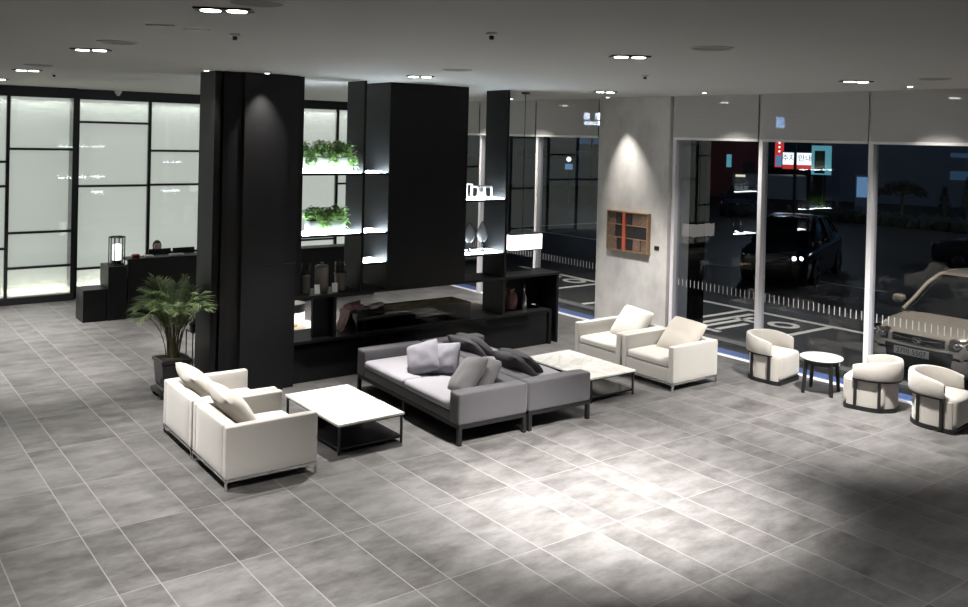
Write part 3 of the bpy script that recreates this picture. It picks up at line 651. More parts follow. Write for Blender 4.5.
lean((7.18, 8.62, .58), .95, .1, .1, 'darkgrey', 'charcoal cushion leaning second in the near pair of the turned away sofa', GB, .25, .09, 12)

def coffee(label, loc):
    t = thing('coffee_table', label, 'coffee table', loc, 0, 'marble coffee tables')
    a, b = .41, .66
    MB().box(-a, a, -b, b, .305, .33, .004).build('marble_top', 'marble', t)
    f = MB().box(-a + .01, a - .01, -b + .01, b - .01, .292, .3045)
    f.build('top_frame', 'frame', t)
    for sx in (-1, 1):
        for sy in (-1, 1): MB().box(sx * (a - .025) - .011, sx * (a - .025) + .011, sy * (b - .025) - .011, sy * (b - .025) + .011, 0, .292).build('leg', 'frame', t)
    MB().box(-a + .02, a - .02, -b + .02, b - .02, .05, .075, .003).build('lower_shelf', 'gloss', t)
    return t
c0 = coffee('low white marble coffee table between the cream armchairs and the sofa', (4.88, 9.0, 0))
dup(c0, (8.45, 8.9, 0), 0, 'low white marble coffee table between the turned away sofa and the pier armchairs')

def tub(label, loc, rotz):
    t = thing('tub_chair', label, 'chair', loc, rotz, 'ivory tub chairs')   # faces +x
    R = .32
    def outline(r, front, n=20):        # D shape, round at the back, flat front with rounded corners
        pts = [(r * cos(a), r * sin(a)) for a in [PI / 2 + PI * k / n for k in range(n + 1)]]
        c = .06
        return pts + [(front - c, -r), (front - .018, -r + .018), (front, -r + c), (front, r - c), (front - .018, r - .018), (front - c, r)]
    MB().prism(outline(R, .30), .0, .055).build('plinth', 'frame', t)
    rows = [[(x * k, y * k, z) for x, y in outline(R - .018, .27)] for k, z in ((1, .055), (1, .33), (1, .37))]
    MB().grid(rows, True, True).build('lower_body', 'velvet', t, True)
    MB().soft(-.2, .305, -R + .045, R - .045, .06, .425, .05, (.012, .006, .012), 6).build('seat', 'velvet', t, True)
    for sy in (-1, 1):
        MB().box(.12, .155, sy * R - .016, sy * R + .016, .04, .40).build('post', 'frame', t)
        MB().box(-.165, -.13, sy * R * .87 - .016, sy * R * .87 + .016, .04, .40).build('post', 'frame', t)
    # shell band + upholstered barrel back
    def arc(n=28, amax=PI / 2 + .0, ext=.17):
        p = [(ext * (1 - k / 5), R, PI / 2) for k in range(5)]
        p += [(R * cos(a), R * sin(a), a) for a in [PI / 2 + PI * k / n for k in range(n + 1)]]
        p += [(ext * (k + 1) / 5, -R, -PI / 2) for k in range(5)]
        return p
    A = arc(); L = len(A); rows = []; rb = []
    for i, (x, y, a) in enumerate(A):
        u = abs(i / (L - 1) * 2 - 1); a = a if -PI / 2 <= a else a
        nx, ny = (0, 1) if i < 5 else ((0, -1) if i >= L - 5 else (cos(a), sin(a)))
        top = .655 - .075 * u ** 3; end = .6 if i in (0, L - 1) else 1
        h0, th = .40, .036 * end
        sec = []
        for k in range(12):
            q = 2 * PI * k / 12; cu, su = cos(q), sin(q)
            off = th * (abs(cu) ** .6) * (1 if cu > 0 else -1); zz = (h0 + top) / 2 + (top - h0) / 2 * (abs(su) ** .45) * (1 if su > 0 else -1) * (.96 if end < 1 else 1)
            sec.append((x + nx * off * (1.0), y + ny * off, zz))
        rows.append(sec)
        rb.append([(x + nx * o_, y + ny * o_, z) for o_, z in ((-.03, .385), (.022, .385), (.022, .408), (-.03, .408))])
    MB().grid(rows, True, True).build('backrest', 'velvet', t, True)
    MB().grid(rb, True, True).build('rail', 'frame', t)
    return t
u0 = tub('ivory tub chair between the armchairs and the round table', (11.15, 7.74, 0), -PI / 2 + .12)
dup(u0, (11.13, 6.17, 0), PI / 2 + .25, 'ivory tub chair with its rounded back to the viewer, beside the round table')
dup(u0, (11.12, 5.31, 0), -PI / 2 + .1, 'ivory tub chair nearest the picture edge, in front of the champagne car')
t = thing('round_table', 'small round table with a white top and four black legs between tub chairs', 'table', (11.14, 6.93, 0), .3)
MB().lathe([(0, .465), (.27, .465), (.28, .472), (.28, .488), (.273, .493), (0, .493)], 40).build('tabletop', 'marble', t, True)
MB().lathe([(.23, .40), (.24, .40), (.24, .464), (.23, .464)], 40).build('apron', 'frame', t, True)
for k in range(4):
    a = PI / 4 + k * PI / 2; MB().cyl((.265 * cos(a), .265 * sin(a), 0), (.225 * cos(a), .225 * sin(a), .464), .024, .03, 10).build('leg', 'frame', t)
o = MB().box(-.025, .025, -.002, .002, -.04, 0).build('price_tag', 'paper', t, loc=(-.05, -.25, .45)); o['label'] = 'small white tag hanging from the table edge'

# ---------------- potted palm and its neighbours
t = thing('potted_palm', 'bushy green palm in a square black pot beside the dark column', 'plant', (3.74, 11.47, 0), 0)
p = MB()
for sx in (-1, 1):
    for sy in (-1, 1): p.soft(sx * .15 - .045, sx * .15 + .045, sy * .15 - .045, sy * .15 + .045, 0, .06, .02, n=2)
p.box(-.205, .205, -.205, .205, .05, .10, .012); p.build('saucer_foot', 'pot', t, True)
p = MB(); rows = []
for z, w in ((.10, .165), (.13, .152), (.16, .16), (.42, .18), (.44, .195), (.475, .20), (.48, .175)):
    rows.append([(sx * w, sy * w, z) for sx, sy in ((-1, -1), (1, -1), (1, 1), (-1, 1))])
p.grid(rows, True, True); p.box(-.17, -.166, -.10, .10, .18, .40); p.build('pot', 'pot', t)
MB().box(-.168, .168, -.168, .168, .45, .482).build('soil', 'soil', t)
fr = MB(); st = MB()
for k in range(48):
    a = k * 2.399 + random.uniform(-.3, .3); el = random.uniform(.1, 1.0); rad = .14 + .42 * el + (.16 if -1.5 < ((a + PI) % (2 * PI)) - PI < -.75 else 0); hz = random.uniform(.92, 1.12) - .26 * el
    bx, by = .07 * cos(a) * random.random() * 1.4, .07 * sin(a) * random.random() * 1.4; pts = []
    for q in range(15):
        u = q / 14; rr = rad * (u ** 1.7); z = .47 + hz * (1.42 * u - .42 * u * u) * 1.05 - el * .24 * u ** 4
        pts.append(Vector((bx + rr * cos(a + .2 * u), by + rr * sin(a + .2 * u), z)))
        if pts[-1].y > -.60 and pts[-1].x > .19: pts[-1].x = .19 - .1 * (pts[-1].x - .19)
    st.tube(pts, .007, 5, .0015)
    for q in range(5, 15):
        for h in (0, .5):
            i = min(q, 13); p0 = pts[i].lerp(pts[i + 1], h); d = (pts[i + 1] - pts[i]).normalized(); sd = d.cross(Vector((0, 0, 1))).normalized()
            L = (.30 if cos(a) < .3 or sin(a) < -.6 else .13) * sin(PI * (.16 + .80 * (q + h - 5) / 10)) ** .8 * random.uniform(.8, 1.1)
            for s in (-1, 1):
                dd = (d * .75 + sd * s * .8 + Vector((0, 0, .22))).normalized(); fr.leaf(p0, dd, L, .019, Vector((0, 0, 1)), .22)
st.build('stems', 'stem', t); fr.build('fronds', 'palm', t)
t = thing('plant_stand', 'slim black metal stand between the palm and the dark column', 'stand', (4.39, 12.35, 0)); f = MB()
for sx in (-1, 1):
    for sy in (-1, 1): f.box(sx * .13 - .006, sx * .13 + .006, sy * .13 - .006, sy * .13 + .006, 0, .58)
f.build('legs_frame', 'frame', t); MB().box(-.14, .14, -.14, .14, .58, .595).build('top', 'frame', t); MB().box(-.13, .13, -.13, .13, .16, .168).build('shelf', 'frame', t)
t = thing('orchid', 'pale orchid in a small dark pot on the slim black stand', 'flowers', (4.30, 12.28, .595))
MB().lathe([(0, 0), (.055, 0), (.075, .12), (.065, .12), (.06, .1), (0, .1)], 18).build('pot', 'pot', t, True)
st = MB(); pe = MB()
for k in range(5):
    a = k * 1.3; tip = Vector((.16 * cos(a), .16 * sin(a), .36 + .05 * (k % 3))); st.tube([(0, 0, .1), (.04 * cos(a), .04 * sin(a), .3), tip], .004, 5)
    for q in range(4):
        c = Vector((.05 * cos(a), .05 * sin(a), .3)).lerp(tip, .3 + q * .23)
        for h in range(5): pe.leaf(c, Vector((cos(h * 1.257), sin(h * 1.257), .35)), .036, .03)
for k in range(6): st.leaf(Vector((0, 0, .1)), Vector((cos(k), sin(k), .6)), .2, .045)
st.build('stems', 'leaf', t); pe.build('blossoms', 'petal', t)

# ---------------- wooden picture on the pier, with its caption plate
t = thing('wall_art', 'square relief picture of reclaimed wood with an orange strip on the pale pier', 'picture', (11.55, 10.97, 1.79))
h, w = .33, .47
MB().box(-.055, -.0, -w, w, -h, h).build('backing', 'artblack', t)
f = MB().box(-.085, 0, -w - .02, -w, -h - .02, h + .02).box(-.085, 0, w, w + .02, -h - .02, h + .02).box(-.085, 0, -w, w, h, h + .02).box(-.085, 0, -w, w, -h - .02, -h); f.build('frame', 'artframe', t)
f = MB()
for z in (.115, -.115): f.box(-.075, -.05, -w, w, z - .008, z + .008)
f.build('cross_bars', 'artframe', t)
cells = [(.47, .27, .33, .12, 'artwood'), (.26, .14, .33, .12, 'artblack'), (.02, -.10, .33, .12, 'artblack'), (-.11, -.3, .33, .12, 'artwood'), (-.3, -.47, .33, .12, 'artwood'), (.47, .28, .11, -.11, 'artwood'), (.28, .12, .11, -.11, 'artblack'), (.02, -.47, .11, -.11, 'artblack'), (.47, .24, -.12, -.33, 'artwood'), (.24, .12, -.12, -.33, 'artblack'), (.02, -.14, -.12, -.33, 'artblack'), (-.14, -.32, -.12, -.33, 'artwood'), (-.32, -.47, -.12, -.33, 'artwood')]
for k, (ya, yb, za, zb, m) in enumerate(cells): MB().box(-.062 - .006 * (k % 3), -.05, yb + .006, ya - .006, zb + .004, za - .004, .002).build('wood_tile', m, t)
MB().box(-.085, -.05, .035, .105, -h, h).build('orange_strip', 'artred', t)
tag(MB().box(-.012, 0, -.05, .05, -.035, .035, .002).build('caption_plate', 'ink', loc=(11.55, 10.33, 1.57)), 'small black plate on the pale pier beside the wooden picture', 'plate')

# ================================================================== RECEPTION
t = thing('reception_counter', 'long black reception counter in front of the frosted glass screens', 'counter', (0, 0, 0))
MB().box(4.56, 9.6, 16.47, 16.55, 0, 1.03).build('front_panel', 'black', t)
MB().box(4.54, 9.6, 16.44, 16.82, 1.03, 1.065, .003).build('counter_top', 'black', t)
MB().box(4.56, 9.6, 16.82, 17.35, .72, .75, .003).build('desk_top', 'black', t)
for x in (4.57, 7.0, 9.55): MB().box(x, x + .04, 16.55, 17.35, 0, .72).build('support', 'black', t)
tag(MB().box(3.81, 4.20, 16.46, 16.98, 0, .56, .006).build('plinth_block', 'black'), 'low black block at the open end of the reception counter', 'plinth', 'black display blocks')
tag(MB().box(4.215, 4.53, 16.44, 17.0, 0, .95, .006).build('plinth_block', 'black'), 'taller black block carrying the glass lantern', 'plinth', 'black display blocks')
t = thing('glass_lantern', 'tall black framed lantern glowing white on the taller black block', 'lantern', (4.40, 16.64, .95)); f = MB()
for k in range(6):
    a = k * PI / 3; f.box(.135 * cos(a) - .008, .135 * cos(a) + .008, .135 * sin(a) - .008, .135 * sin(a) + .008, 0, .5)
f.lathe([(.12, .49), (.145, .49), (.145, .51), (.12, .51)], 6); f.lathe([(.12, 0), (.145, 0), (.145, .02), (.12, .02)], 6); f.build('frame', 'frame', t)
MB().lathe([(.118, .02), (.118, .49)], 12).build('glass_wall', 'clear', t, True)
MB().lathe([(0, .09), (.07, .09), (.07, .36), (.06, .37), (0, .37)], 24).build('candle', 'candle', t, True); MB().lathe([(0, 0), (.08, 0), (.08, .09), (0, .09)], 24).build('candle_holder', 'frame', t, True)
for x, lab in [(5.27, 'dark monitor back facing the lobby, under the receptionist'), (5.72, 'dark monitor back beside the dark column')]:
    q = thing('monitor', lab, 'monitor', (x, 17.02, .75), .05, 'monitors on the reception desk')
    MB().box(-.21, .21, -.02, .012, .13, .40, .008).build('screen_housing', 'screen', q); MB().box(-.03, .03, -.005, .03, .02, .2).build('stem', 'screen', q); MB().box(-.11, .11, -.09, .09, 0, .02, .004).build('foot', 'screen', q)
tag(MB().soft(-.07, .07, -.05, .05, 0, .06, .025).build('leather_box', 'red', None, True, (4.72, 16.62, 1.065)), 'small red box on the counter beside the lantern', 'box')
for x, w, lab in [(4.95, .07, 'small white card on the reception counter beside the red box'), (5.45, .13, 'white paper pad on the reception counter below the monitors')]:
    tag(MB().box(-w, w, -.06, .06, 0, .03, .003).build('paper_pad', 'paper', loc=(x, 16.6, 1.065)), lab, 'paper', 'papers on the reception counter')

# receptionist seated behind the counter
t = thing('stool', 'plain black stool behind the reception counter', 'stool', (5.44, 17.78, 0))
MB().lathe([(0, .36), (.19, .36), (.2, .38), (.19, .40), (0, .40)], 24).build('seat', 'frame', t, True); MB().lathe([(.2, 0), (.2, .02), (.03, .04), (.025, .36), (0, .36)], 20).build('base', 'frame', t, True)
def skin_mesh(name, nodes, edges, m, parent, sub=2):
    me = bpy.data.meshes.new(name); me.from_pydata([n[0] for n in nodes], edges, [])
    o = bpy.data.objects.new(name, me); C.objects.link(o)
    sk = o.modifiers.new('k', 'SKIN'); sk.use_smooth_shade = True
    for v, n in zip(me.skin_vertices[0].data, nodes): v.radius = (n[1], n[1] if len(n) < 3 else n[2]); v.use_root = False
    me.skin_vertices[0].data[0].use_root = True
    sb = o.modifiers.new('s', 'SUBSURF'); sb.levels = sub; sb.render_levels = sub
    dg = bpy.context.evaluated_depsgraph_get(); dg.update(); nm = bpy.data.meshes.new_from_object(o.evaluated_get(dg)); bpy.data.objects.remove(o); return nm
pr = thing('person', 'person with dark hair and black jacket seated behind the reception counter', 'person', (5.44, 17.78, .40))
nodes = [((0, 0, .08), .15, .12), ((0, 0, .26), .13, .10), ((0, -.01, .43), .15, .10), ((0, -.02, .52), .07, .07), ((0, -.03, .59), .05, .05),
         ((.16, -.01, .46), .055), ((.22, -.06, .28), .045), ((.17, -.28, .345), .036), ((.14, -.40, .37), .026), ((-.16, -.01, .46), .055), ((-.22, -.06, .28), .045), ((-.17, -.28, .345), .036), ((-.14, -.40, .37), .026),
         ((.09, -.02, .07), .09), ((.11, -.40, .06), .07), ((.11, -.44, -.36), .042), ((.11, -.55, -.42), .035), ((-.09, -.02, .07), .09), ((-.11, -.40, .06), .07), ((-.11, -.44, -.36), .042), ((-.11, -.55, -.42), .035)]
edges = [(0, 1), (1, 2), (2, 3), (3, 4), (2, 5), (5, 6), (6, 7), (7, 8), (2, 9), (9, 10), (10, 11), (11, 12), (0, 13), (13, 14), (14, 15), (15, 16), (0, 17), (17, 18), (18, 19), (19, 20)]
jm = skin_mesh('jacket', nodes, edges, 'jacket', pr)
o = bpy.data.objects.new('jacket_and_trousers', jm); jm.materials.append(M['jacket']); C.objects.link(o); o.parent = pr
b = MB(); hc = Vector((0, -.055, .70)); t0 = bmesh.new(); bmesh.ops.create_uvsphere(t0, u_segments=28, v_segments=20, radius=1)
for v in t0.verts:
    x, y, z = v.co; sx = .074 * (1 - .22 * max(0, -z)); yy = y * .092; zz = z * .112
    if y < 0:
        yy -= .012 * math.exp(-((x / .18) ** 2 + ((z + .12) / .22) ** 2)) * 1.6                   # nose
        yy += .008 * (math.exp(-(((abs(x) - .36) / .16) ** 2 + ((z - .08) / .12) ** 2)))         # eye sockets
        yy -= .004 * math.exp(-((x / .3) ** 2 + ((z + .5) / .08) ** 2))                          # lips
    v.co = Vector((x * sx, yy, zz)) + hc
b._add(t0)
for s in (-1, 1): b.ball((s * .076, -.045, .695), .022, 2, (.4, .7, 1.2))
b.cyl((0, -.03, .54), (0, -.045, .66), .045, .042, 16)
b.build('body', 'skin', pr, True)
for s in (-1, 1):                                             # hands resting on the desk: palm, four fingers, thumb
    b = MB(); w = Vector((s * .14, -.40, .372)); b.soft(w.x - .036, w.x + .036, w.y - .085, w.y + .005, w.z - .013, w.z + .013, .012, n=2)
    for k, L in enumerate((.062, .072, .068, .054)):
        x = w.x + s * (-.027 + k * .018); b.tube([(x, w.y - .08, w.z), (x, w.y - .08 - L * .55, w.z + .006), (x, w.y - .08 - L, w.z - .008)], .0085, 8, .006)
    b.tube([(w.x - s * .03, w.y - .03, w.z), (w.x - s * .056, w.y - .06, w.z - .002), (w.x - s * .06, w.y - .09, w.z - .006)], .0095, 8, .007)
    b.build('hand', 'skin', pr, True)
hr = MB(); t0 = bmesh.new(); bmesh.ops.create_uvsphere(t0, u_segments=28, v_segments=20, radius=1)
for v in list(t0.verts):
    x, y, z = v.co; v.co = Vector((x * .083, y * .101, z * .121)) + hc + Vector((0, .008, .006))
bmesh.ops.delete(t0, geom=[v for v in t0.verts if v.co.y < hc.y - .035 and v.co.z < hc.z + .062 or v.co.z < hc.z - .075], context='VERTS')
hr._add(t0); o = hr.build('hair', 'hair', pr, True); sm = o.modifiers.new('s', 'SOLIDIFY'); sm.thickness = .012
e = MB()
for s in (-1, 1): e.ball((s * .027, -.055 - .076, .712), .010, 2)
e.build('eyes', 'ink', pr, True)

# ================================================================== OUTSIDE
struct(MB().box(11.68, 120, -40, 120, -.35, -.05).build('ground', 'asphalt'), 'dark asphalt outside the windows')
struct(MB().box(11.76, 12.08, -3, 10.2, -.06, -.004).box(11.76, 12.08, 12, 19.2, -.06, -.004).build('kerb', 'blue'), 'strip along the foot of the windows, coloured with a blue reflection')  # blue reflection at the sill put into the strip's colour
struct(MB().box(12.5, 12.75, -3, 19, -.06, .0).build('kerb_strip', 'kerb'))
struct(MB().box(12.4, 14.2, -6, 19.4, CZ, CZ + .25).build('added_canopy_slab', 'wall'))  # unseen slab added to carry the outside downlights
pm = MB(); z0, z1 = -.05, -.044
def pl(x0, x1, y0, y1): pm.box(x0, x1, y0, y1, z0, z1)
pl(15.45, 15.58, 7.4, 12.6); pl(13.0, 15.45, 9.39, 9.51); pl(13.0, 15.45, 11.30, 11.42); pl(15.15, 15.28, 13.5, 18.4); pl(12.7, 15.15, 15.22, 15.34); pl(12.7, 14.0, 13.5, 13.62); pl(21.5, 21.65, 20, 26.5); pl(21.5, 27, 26.4, 26.6)
pl(20.3, 20.42, 11, 20)
o = struct(pm.build('road_marking', 'paint'), 'white parking bay lines outside the windows')
lm = MB()
def ring(cx, cy, r, w):
    n = 28; rows = [[(cx + q * cos(2 * PI * k / n), cy + q * 1.15 * sin(2 * PI * k / n), zz) for k in range(n)] for q, zz in ((r - w, z0), (r - w, z1), (r, z1), (r, z0))]; lm.grid(rows, True)
ring(14.83, 10.04, .27, .11); lm.box(13.5, 15.2, 10.95, 11.08, z0, z1).box(13.35, 14.9, 10.72, 10.84, z0, z1).box(14.5, 14.62, 10.4, 11.0, z0, z1).box(13.4, 14.3, 10.42, 10.54, z0, z1).box(13.2, 13.32, 10.3, 11.2, z0, z1)
ring(14.86, 15.9, .27, .11); lm.box(13.4, 15.0, 16.5, 16.62, z0, z1)
struct(lm.build('road_lettering', 'paint'), 'white painted characters in the parking bay')

def car(label, loc, rotz, paint, lit=False, plate=None, name='car', tall=1.0):
    t = thing(name, label, 'car', loc, rotz)      # nose points along -x, nose at x=0
    S = [(0, .60, .34, .66), (.03, .68, .26, .72), (.10, .76, .20, .755), (.28, .82, .19, .80), (.60, .86, .19, .845), (.98, .87, .19, .87), (1.15, .875, .19, .90), (2.2, .88, .19, .93), (3.3, .875, .19, .95), (3.8, .86, .2, .95), (4.2, .80, .24, .92), (4.36, .72, .3, .82), (4.40, .64, .36, .7)]
    rows = []
    for x, w, zl, zt in S:
        zt *= tall; half = [(0, zt), (.35 * w, zt - .004), (.62 * w, zt - .012), (.80 * w, zt - .03), (.92 * w, zt - .065), (.985 * w, zt - .13), (w, zt - .22), (w, (zt + zl) / 2 - .02), (.985 * w, zl + .08), (.93 * w, zl), (0, zl)]
        # raised hood edges
        if x < 1.0: half[3] = (half[3][0], half[3][1] + .012)
        rows.append([(x, -y, z) for y, z in half[::-1]] + [(x, y, z) for y, z in half[1:-1]])
    MB().grid(rows, True, True).build('body', paint, t, True)
    k = tall
    gl = [(1.0, .74, .86 * k), (1.25, .70, 1.02 * k), (1.55, .64, 1.25 * k), (1.78, .58, 1.385 * k), (2.1, .58, 1.42 * k), (2.7, .58, 1.42 * k), (3.2, .57, 1.38 * k), (3.6, .6, 1.2 * k), (3.95, .66, .93 * k)]
    rows = []
    for x, w, z in gl:
        b0 = .90 * k; wb = .80
        rows.append([(x, -wb, b0 - .05), (x, -w - (wb - w) * .15, max(b0 - .04, z - .1)), (x, -w, max(b0 - .03, z - .025)), (x, -w * .6, z), (x, 0, z + .012), (x, w * .6, z), (x, w, max(b0 - .03, z - .025)), (x, w + (wb - w) * .15, max(b0 - .04, z - .1)), (x, wb, b0 - .05)])
    MB().grid(rows).build('cabin_glass', 'carglass', t, True)
    r = [[(x, y * (w + .012), z + .012 + .004 * (1 - y * y)) for y in (-1, -.5, 0, .5, 1)] for x, w, z in [(1.80, .575, 1.382 * k), (2.1, .58, 1.415 * k), (2.7, .58, 1.415 * k), (3.15, .57, 1.38 * k)]]
    MB().grid(r).build('roof', paint, t, True)
    for s in (-1, 1):
        MB().tube([(1.0, s * .76, .875 * k), (1.25, s * .715, 1.03 * k), (1.55, s * .655, 1.255 * k), (1.8, s * .59, 1.385 * k), (2.3, s * .60, 1.41 * k), (3.1, s * .585, 1.38 * k), (3.6, s * .63, 1.19 * k), (3.95, s * .70, .95 * k)], .03, 8).build('pillar', paint, t, True)
        MB().tube([(2.35, s * .61, 1.40 * k), (2.4, s * .815, .92 * k)], .03, 8).build('pillar', 'plastic', t)
        m_ = MB().soft(1.22, 1.36, s * .98 - .09, s * .98 + .09, .93 * k, 1.05 * k, .04, n=3).build('wing_mirror', paint, t, True)
        MB().box(1.27, 1.32, min(s * .80, s * .92), max(s * .80, s * .92), .945 * k, .975 * k).build('mirror_arm', 'plastic', m_)
        # headlamp: swept lens over the corner
        rows = []
        for q in range(7):
            u = q / 6; y = .44 + .35 * u; x = -.012 + .215 * u ** 2.2
            rows.append([(x - .012, s * y, .58 * k - .015 * u), (x - .022 + .01, s * y, .645 * k), (x + .03 + .02 * u, s * y, .71 * k + .02 * u), (x + .10, s * y * .99, .735 * k + .02 * u)])
        h_ = MB().grid(rows).build('headlamp', 'lens', t, True)
        MB().grid([[(p[0] + .03, p[1], p[2]) for p in r_] for r_ in rows]).build('lamp_housing', 'plastic', h_, True)
        if True:
            for q, (hy, hx) in enumerate(((.54, .045), (.68, .12))): MB().ball((hx - .055, s * hy, .645 * k), .052, 2, (.6, 1, 1)).build('lamp_bulb', 'headlit' if lit and s < 0 else 'chrome', h_, True)
        for wx in (.85, 3.45):
            w_ = MB(); w_.lathe([(.20, -.09), (.30, -.09), (.32, -.05), (.32, .05), (.30, .09), (.20, .09)], 28, mtx=Matrix.Translation((wx, s * .80, .32)) @ Matrix.Rotation(PI / 2, 4, 'X')); wh = w_.build('wheel', 'tyre', t, True)
            w_ = MB(); w_.lathe([(0, .06), (.06, .075), (.19, .05), (.205, .085), (.205, -.08), (0, -.08)], 20, mtx=Matrix.Translation((wx, s * .80, .32)) @ Matrix.Rotation(-s * PI / 2, 4, 'X')); w_.build('rim', 'chrome', wh, True)
            MB().lathe([(.36, -.02), (.345, .088), (.30, .088), (.30, -.02)], 28, mtx=Matrix.Translation((wx, s * .80, .33)) @ Matrix.Rotation(-s * PI / 2, 4, 'X')).build('wheel_arch', 'plastic', t, True)
    g_ = MB().soft(-.03, .08, -.385, .385, .585 * k, .70 * k, .02, n=4).build('grille', 'plastic', t, True)
    MB().tube([(-.034, -.35, .665 * k), (-.04, -.15, .648 * k), (-.042, 0, .643 * k), (-.04, .15, .648 * k), (-.034, .35, .665 * k)], .008, 8).build('chrome_bar', 'chrome', g_, True)
    em = MB()
    em.tube([(-.044, .07 * cos(a), .643 * k + .036 * sin(a)) for a in [2 * PI * q / 20 for q in range(21)]], .006, 6).tube([(-.046, -.045, .623 * k), (-.046, .045, .663 * k)], .006, 6).build('emblem', 'chrome', g_, True)
    rows = []
    for y in [-.80 + .1 * q for q in range(17)]:
        x = .02 + .22 * (abs(y) / .8) ** 3.2
        rows.append([(x + .05, y, .57 * k), (x - .05, y, .555 * k), (x - .07, y, .52), (x - .06, y, .30), (x - .02, y, .21), (x + .10, y, .19)])
    MB().grid(rows).build('bumper', 'plastic', t, True)  # shade low on the nose put into the dark bumper colour
    rows = [[(r_[1][0] - .006, r_[1][1], .562 * k), (r_[1][0] - .022, r_[1][1], .55 * k), (r_[1][0] - .02, r_[1][1], .535)] for r_ in rows]
    MB().grid(rows).build('bumper_strip', paint, t, True)
    if plate:
        p_ = MB().box(-.008, .0, -.26, .26, -.055, .055, .004).build('number_plate', 'plate', t, loc=(-.075, .06, .46))
        text_obj('plate_lettering', plate, .105, 'ink', p_, (-.0092, 0, -.002), (PI / 2, 0, -PI / 2), .0008)
    return t
car('champagne coloured car parked nose up to the window behind the tub chairs', (12.92, 6.50, -.05), 0, 'carpaint', False, '27버 5507')
car('dark car with a lit headlamp across the road outside', (18.55, 12.95, -.05), .35, 'darkpaint', True, tall=1.12)
car('dark car standing in the row beyond the champagne car', (20.5, 8.6, -.05), -PI / 2 + .12, 'darkpaint')
car('dark blue car parked beside a hedge across the road', (26.5, 12.8, -.05), -PI / 2 + .1, 'bluepaint')
car('small dark blue car beyond the lit headlamp, near the red building', (34.0, 25.6, -.05), .5, 'bluepaint')

# buildings, signs and planting across the road
def bld(name, x, y, rz, w, d, h, m, label, bands, cat='building'):
    t = thing(name, label, cat, (x, y, -.05), rz)
    MB().box(0, d, -w / 2, w / 2, 0, h).build('wall', m, t)
    for ya, yb, za, zb, mm, nm in bands: MB().box(-.06, .02, ya, yb, za, zb).build(nm, mm, t)
    return t
bld('office_building', 55, 20.5, .42, 24, 10, 13, 'facade', 'long dark office block with faint blue window bands', [(-12.5, 5, 1.6, 2.1, 'dimwin', 'window_band'), (-12.5, 5, 2.9, 3.15, 'dimwin', 'window_band'), (-12.5, 12, 4.4, 5.0, 'dimwin', 'window_band'), (-12.5, 12, 6.6, 7.2, 'dimwin', 'window_band')])
bld('shop_building', 46.6, 35.4, .647, 3.4, 6, 9, 'redwall', 'dark red clad building beyond the parking bays', [(-1.2, -.5, .2, 2.2, 'plastic', 'door'), (.2, .5, 1.9, 2.7, 'tealsign', 'lit_panel')])
bld('warehouse', 46, 47, .8, 16, 6, 8, 'facade', 'dim blue grey building beyond the windows past the pale pier', [(-6, 6, 2.0, 2.6, 'carglass', 'window_band'), (-1, 1.4, 3.1, 3.8, 'dimwin', 'lit_panel')])
t = thing('box_trailer', 'pale box trailer with a lit edge outside the windows', 'trailer', (40.2, 29.7, -.05), .637)
MB().box(0, 2.4, -3.0, .75, .5, 1.75).build('body', 'trailer', t)
MB().box(-.05, .0, -.3, .75, .5, .62).box(-.05, 0, .1, .6, 1.62, 1.74).build('lit_edge', 'yellowlit', t)
for y in (-2.5, -1.8, .3): MB().cyl((.1, y, .35), (.4, y, .35), .35).build('wheel', 'tyre', t)
# advertising board, vertical sign, totem
t = thing('billboard', 'bright white and red advertising board on posts across the road', 'billboard', (46.1, 29.97, -.05), .576)
MB().box(0, .25, -1.38, 1.38, 1.95, 3.0).build('cabinet', 'plastic', t)
MB().box(-.03, 0, -.25, 1.33, 2.0, 2.95).build('white_panel', 'whitesign', t); MB().box(-.045, -.03, -.25, 1.33, 2.0, 2.25).build('red_panel', 'redsign', t)
MB().box(-.03, 0, -1.33, -.25, 1.72, 3.4).build('teal_panel', 'tealsign', t)
MB().soft(-.06, -.03, -.98, -.42, 1.8, 3.1, .012, n=2).build('dark_figure_panel', 'ink', t)
text_obj('board_lettering', '주차 안내', .42, 'ink', t, (-.046, .55, 2.62), (PI / 2, 0, -PI / 2), .004)
for y in (-1, 1): MB().cyl((.12, y, 0), (.12, y, 2.0), .07).build('post', 'plastic', t)
t = thing('vertical_sign', 'tall red and blue lit sign on a pole beside the billboard', 'sign', (46.08, 31.81, -.05), .6)
MB().box(0, .2, -.25, .25, 2.05, 3.67).build('red_panel', 'redsign', t); MB().box(-.02, 0, -.2, .2, 2.12, 2.75).build('blue_panel', 'bluesign', t); MB().box(0, .2, -.24, .24, 4.39, 5.04).build('top_panel', 'strongblue', t)
for k in range(3): MB().ball((-.02, 0, 3.5 - k * .25), .07, 1, (.3, 1, 1)).build('red_dot', 'whitesign', t)
MB().cyl((.1, 0, 0), (.1, 0, 4.4), .05).build('pole', 'plastic', t)
t = thing('lit_kiosk', 'small blue lit kiosk across the road beyond the dark car', 'kiosk', (41.6, 23.9, -.05), .55)
MB().box(0, 1.2, -.35, .35, 0, 2.0).build('body', 'facade', t); MB().box(-.03, 0, -.28, .28, .9, 1.9).build('lit_panel', 'bluesign', t)
t = thing('window_sign', 'white lit sign seen at the edge of the pale pier through the far window', 'sign', (33.35, 34.6, -.05), .75)
MB().box(0, .2, -.5, .5, 3.8, 4.9).build('panel', 'facade', t); MB().box(-.03, 0, -.45, -.15, 4.5, 4.85).box(-.03, 0, .15, .45, 4.5, 4.85).box(-.03, 0, -.45, .45, 4.22, 4.40).build('lit_bars', 'strongwhite', t); MB().cyl((.1, 0, 0), (.1, 0, 3.8), .06).build('pole', 'plastic', t)
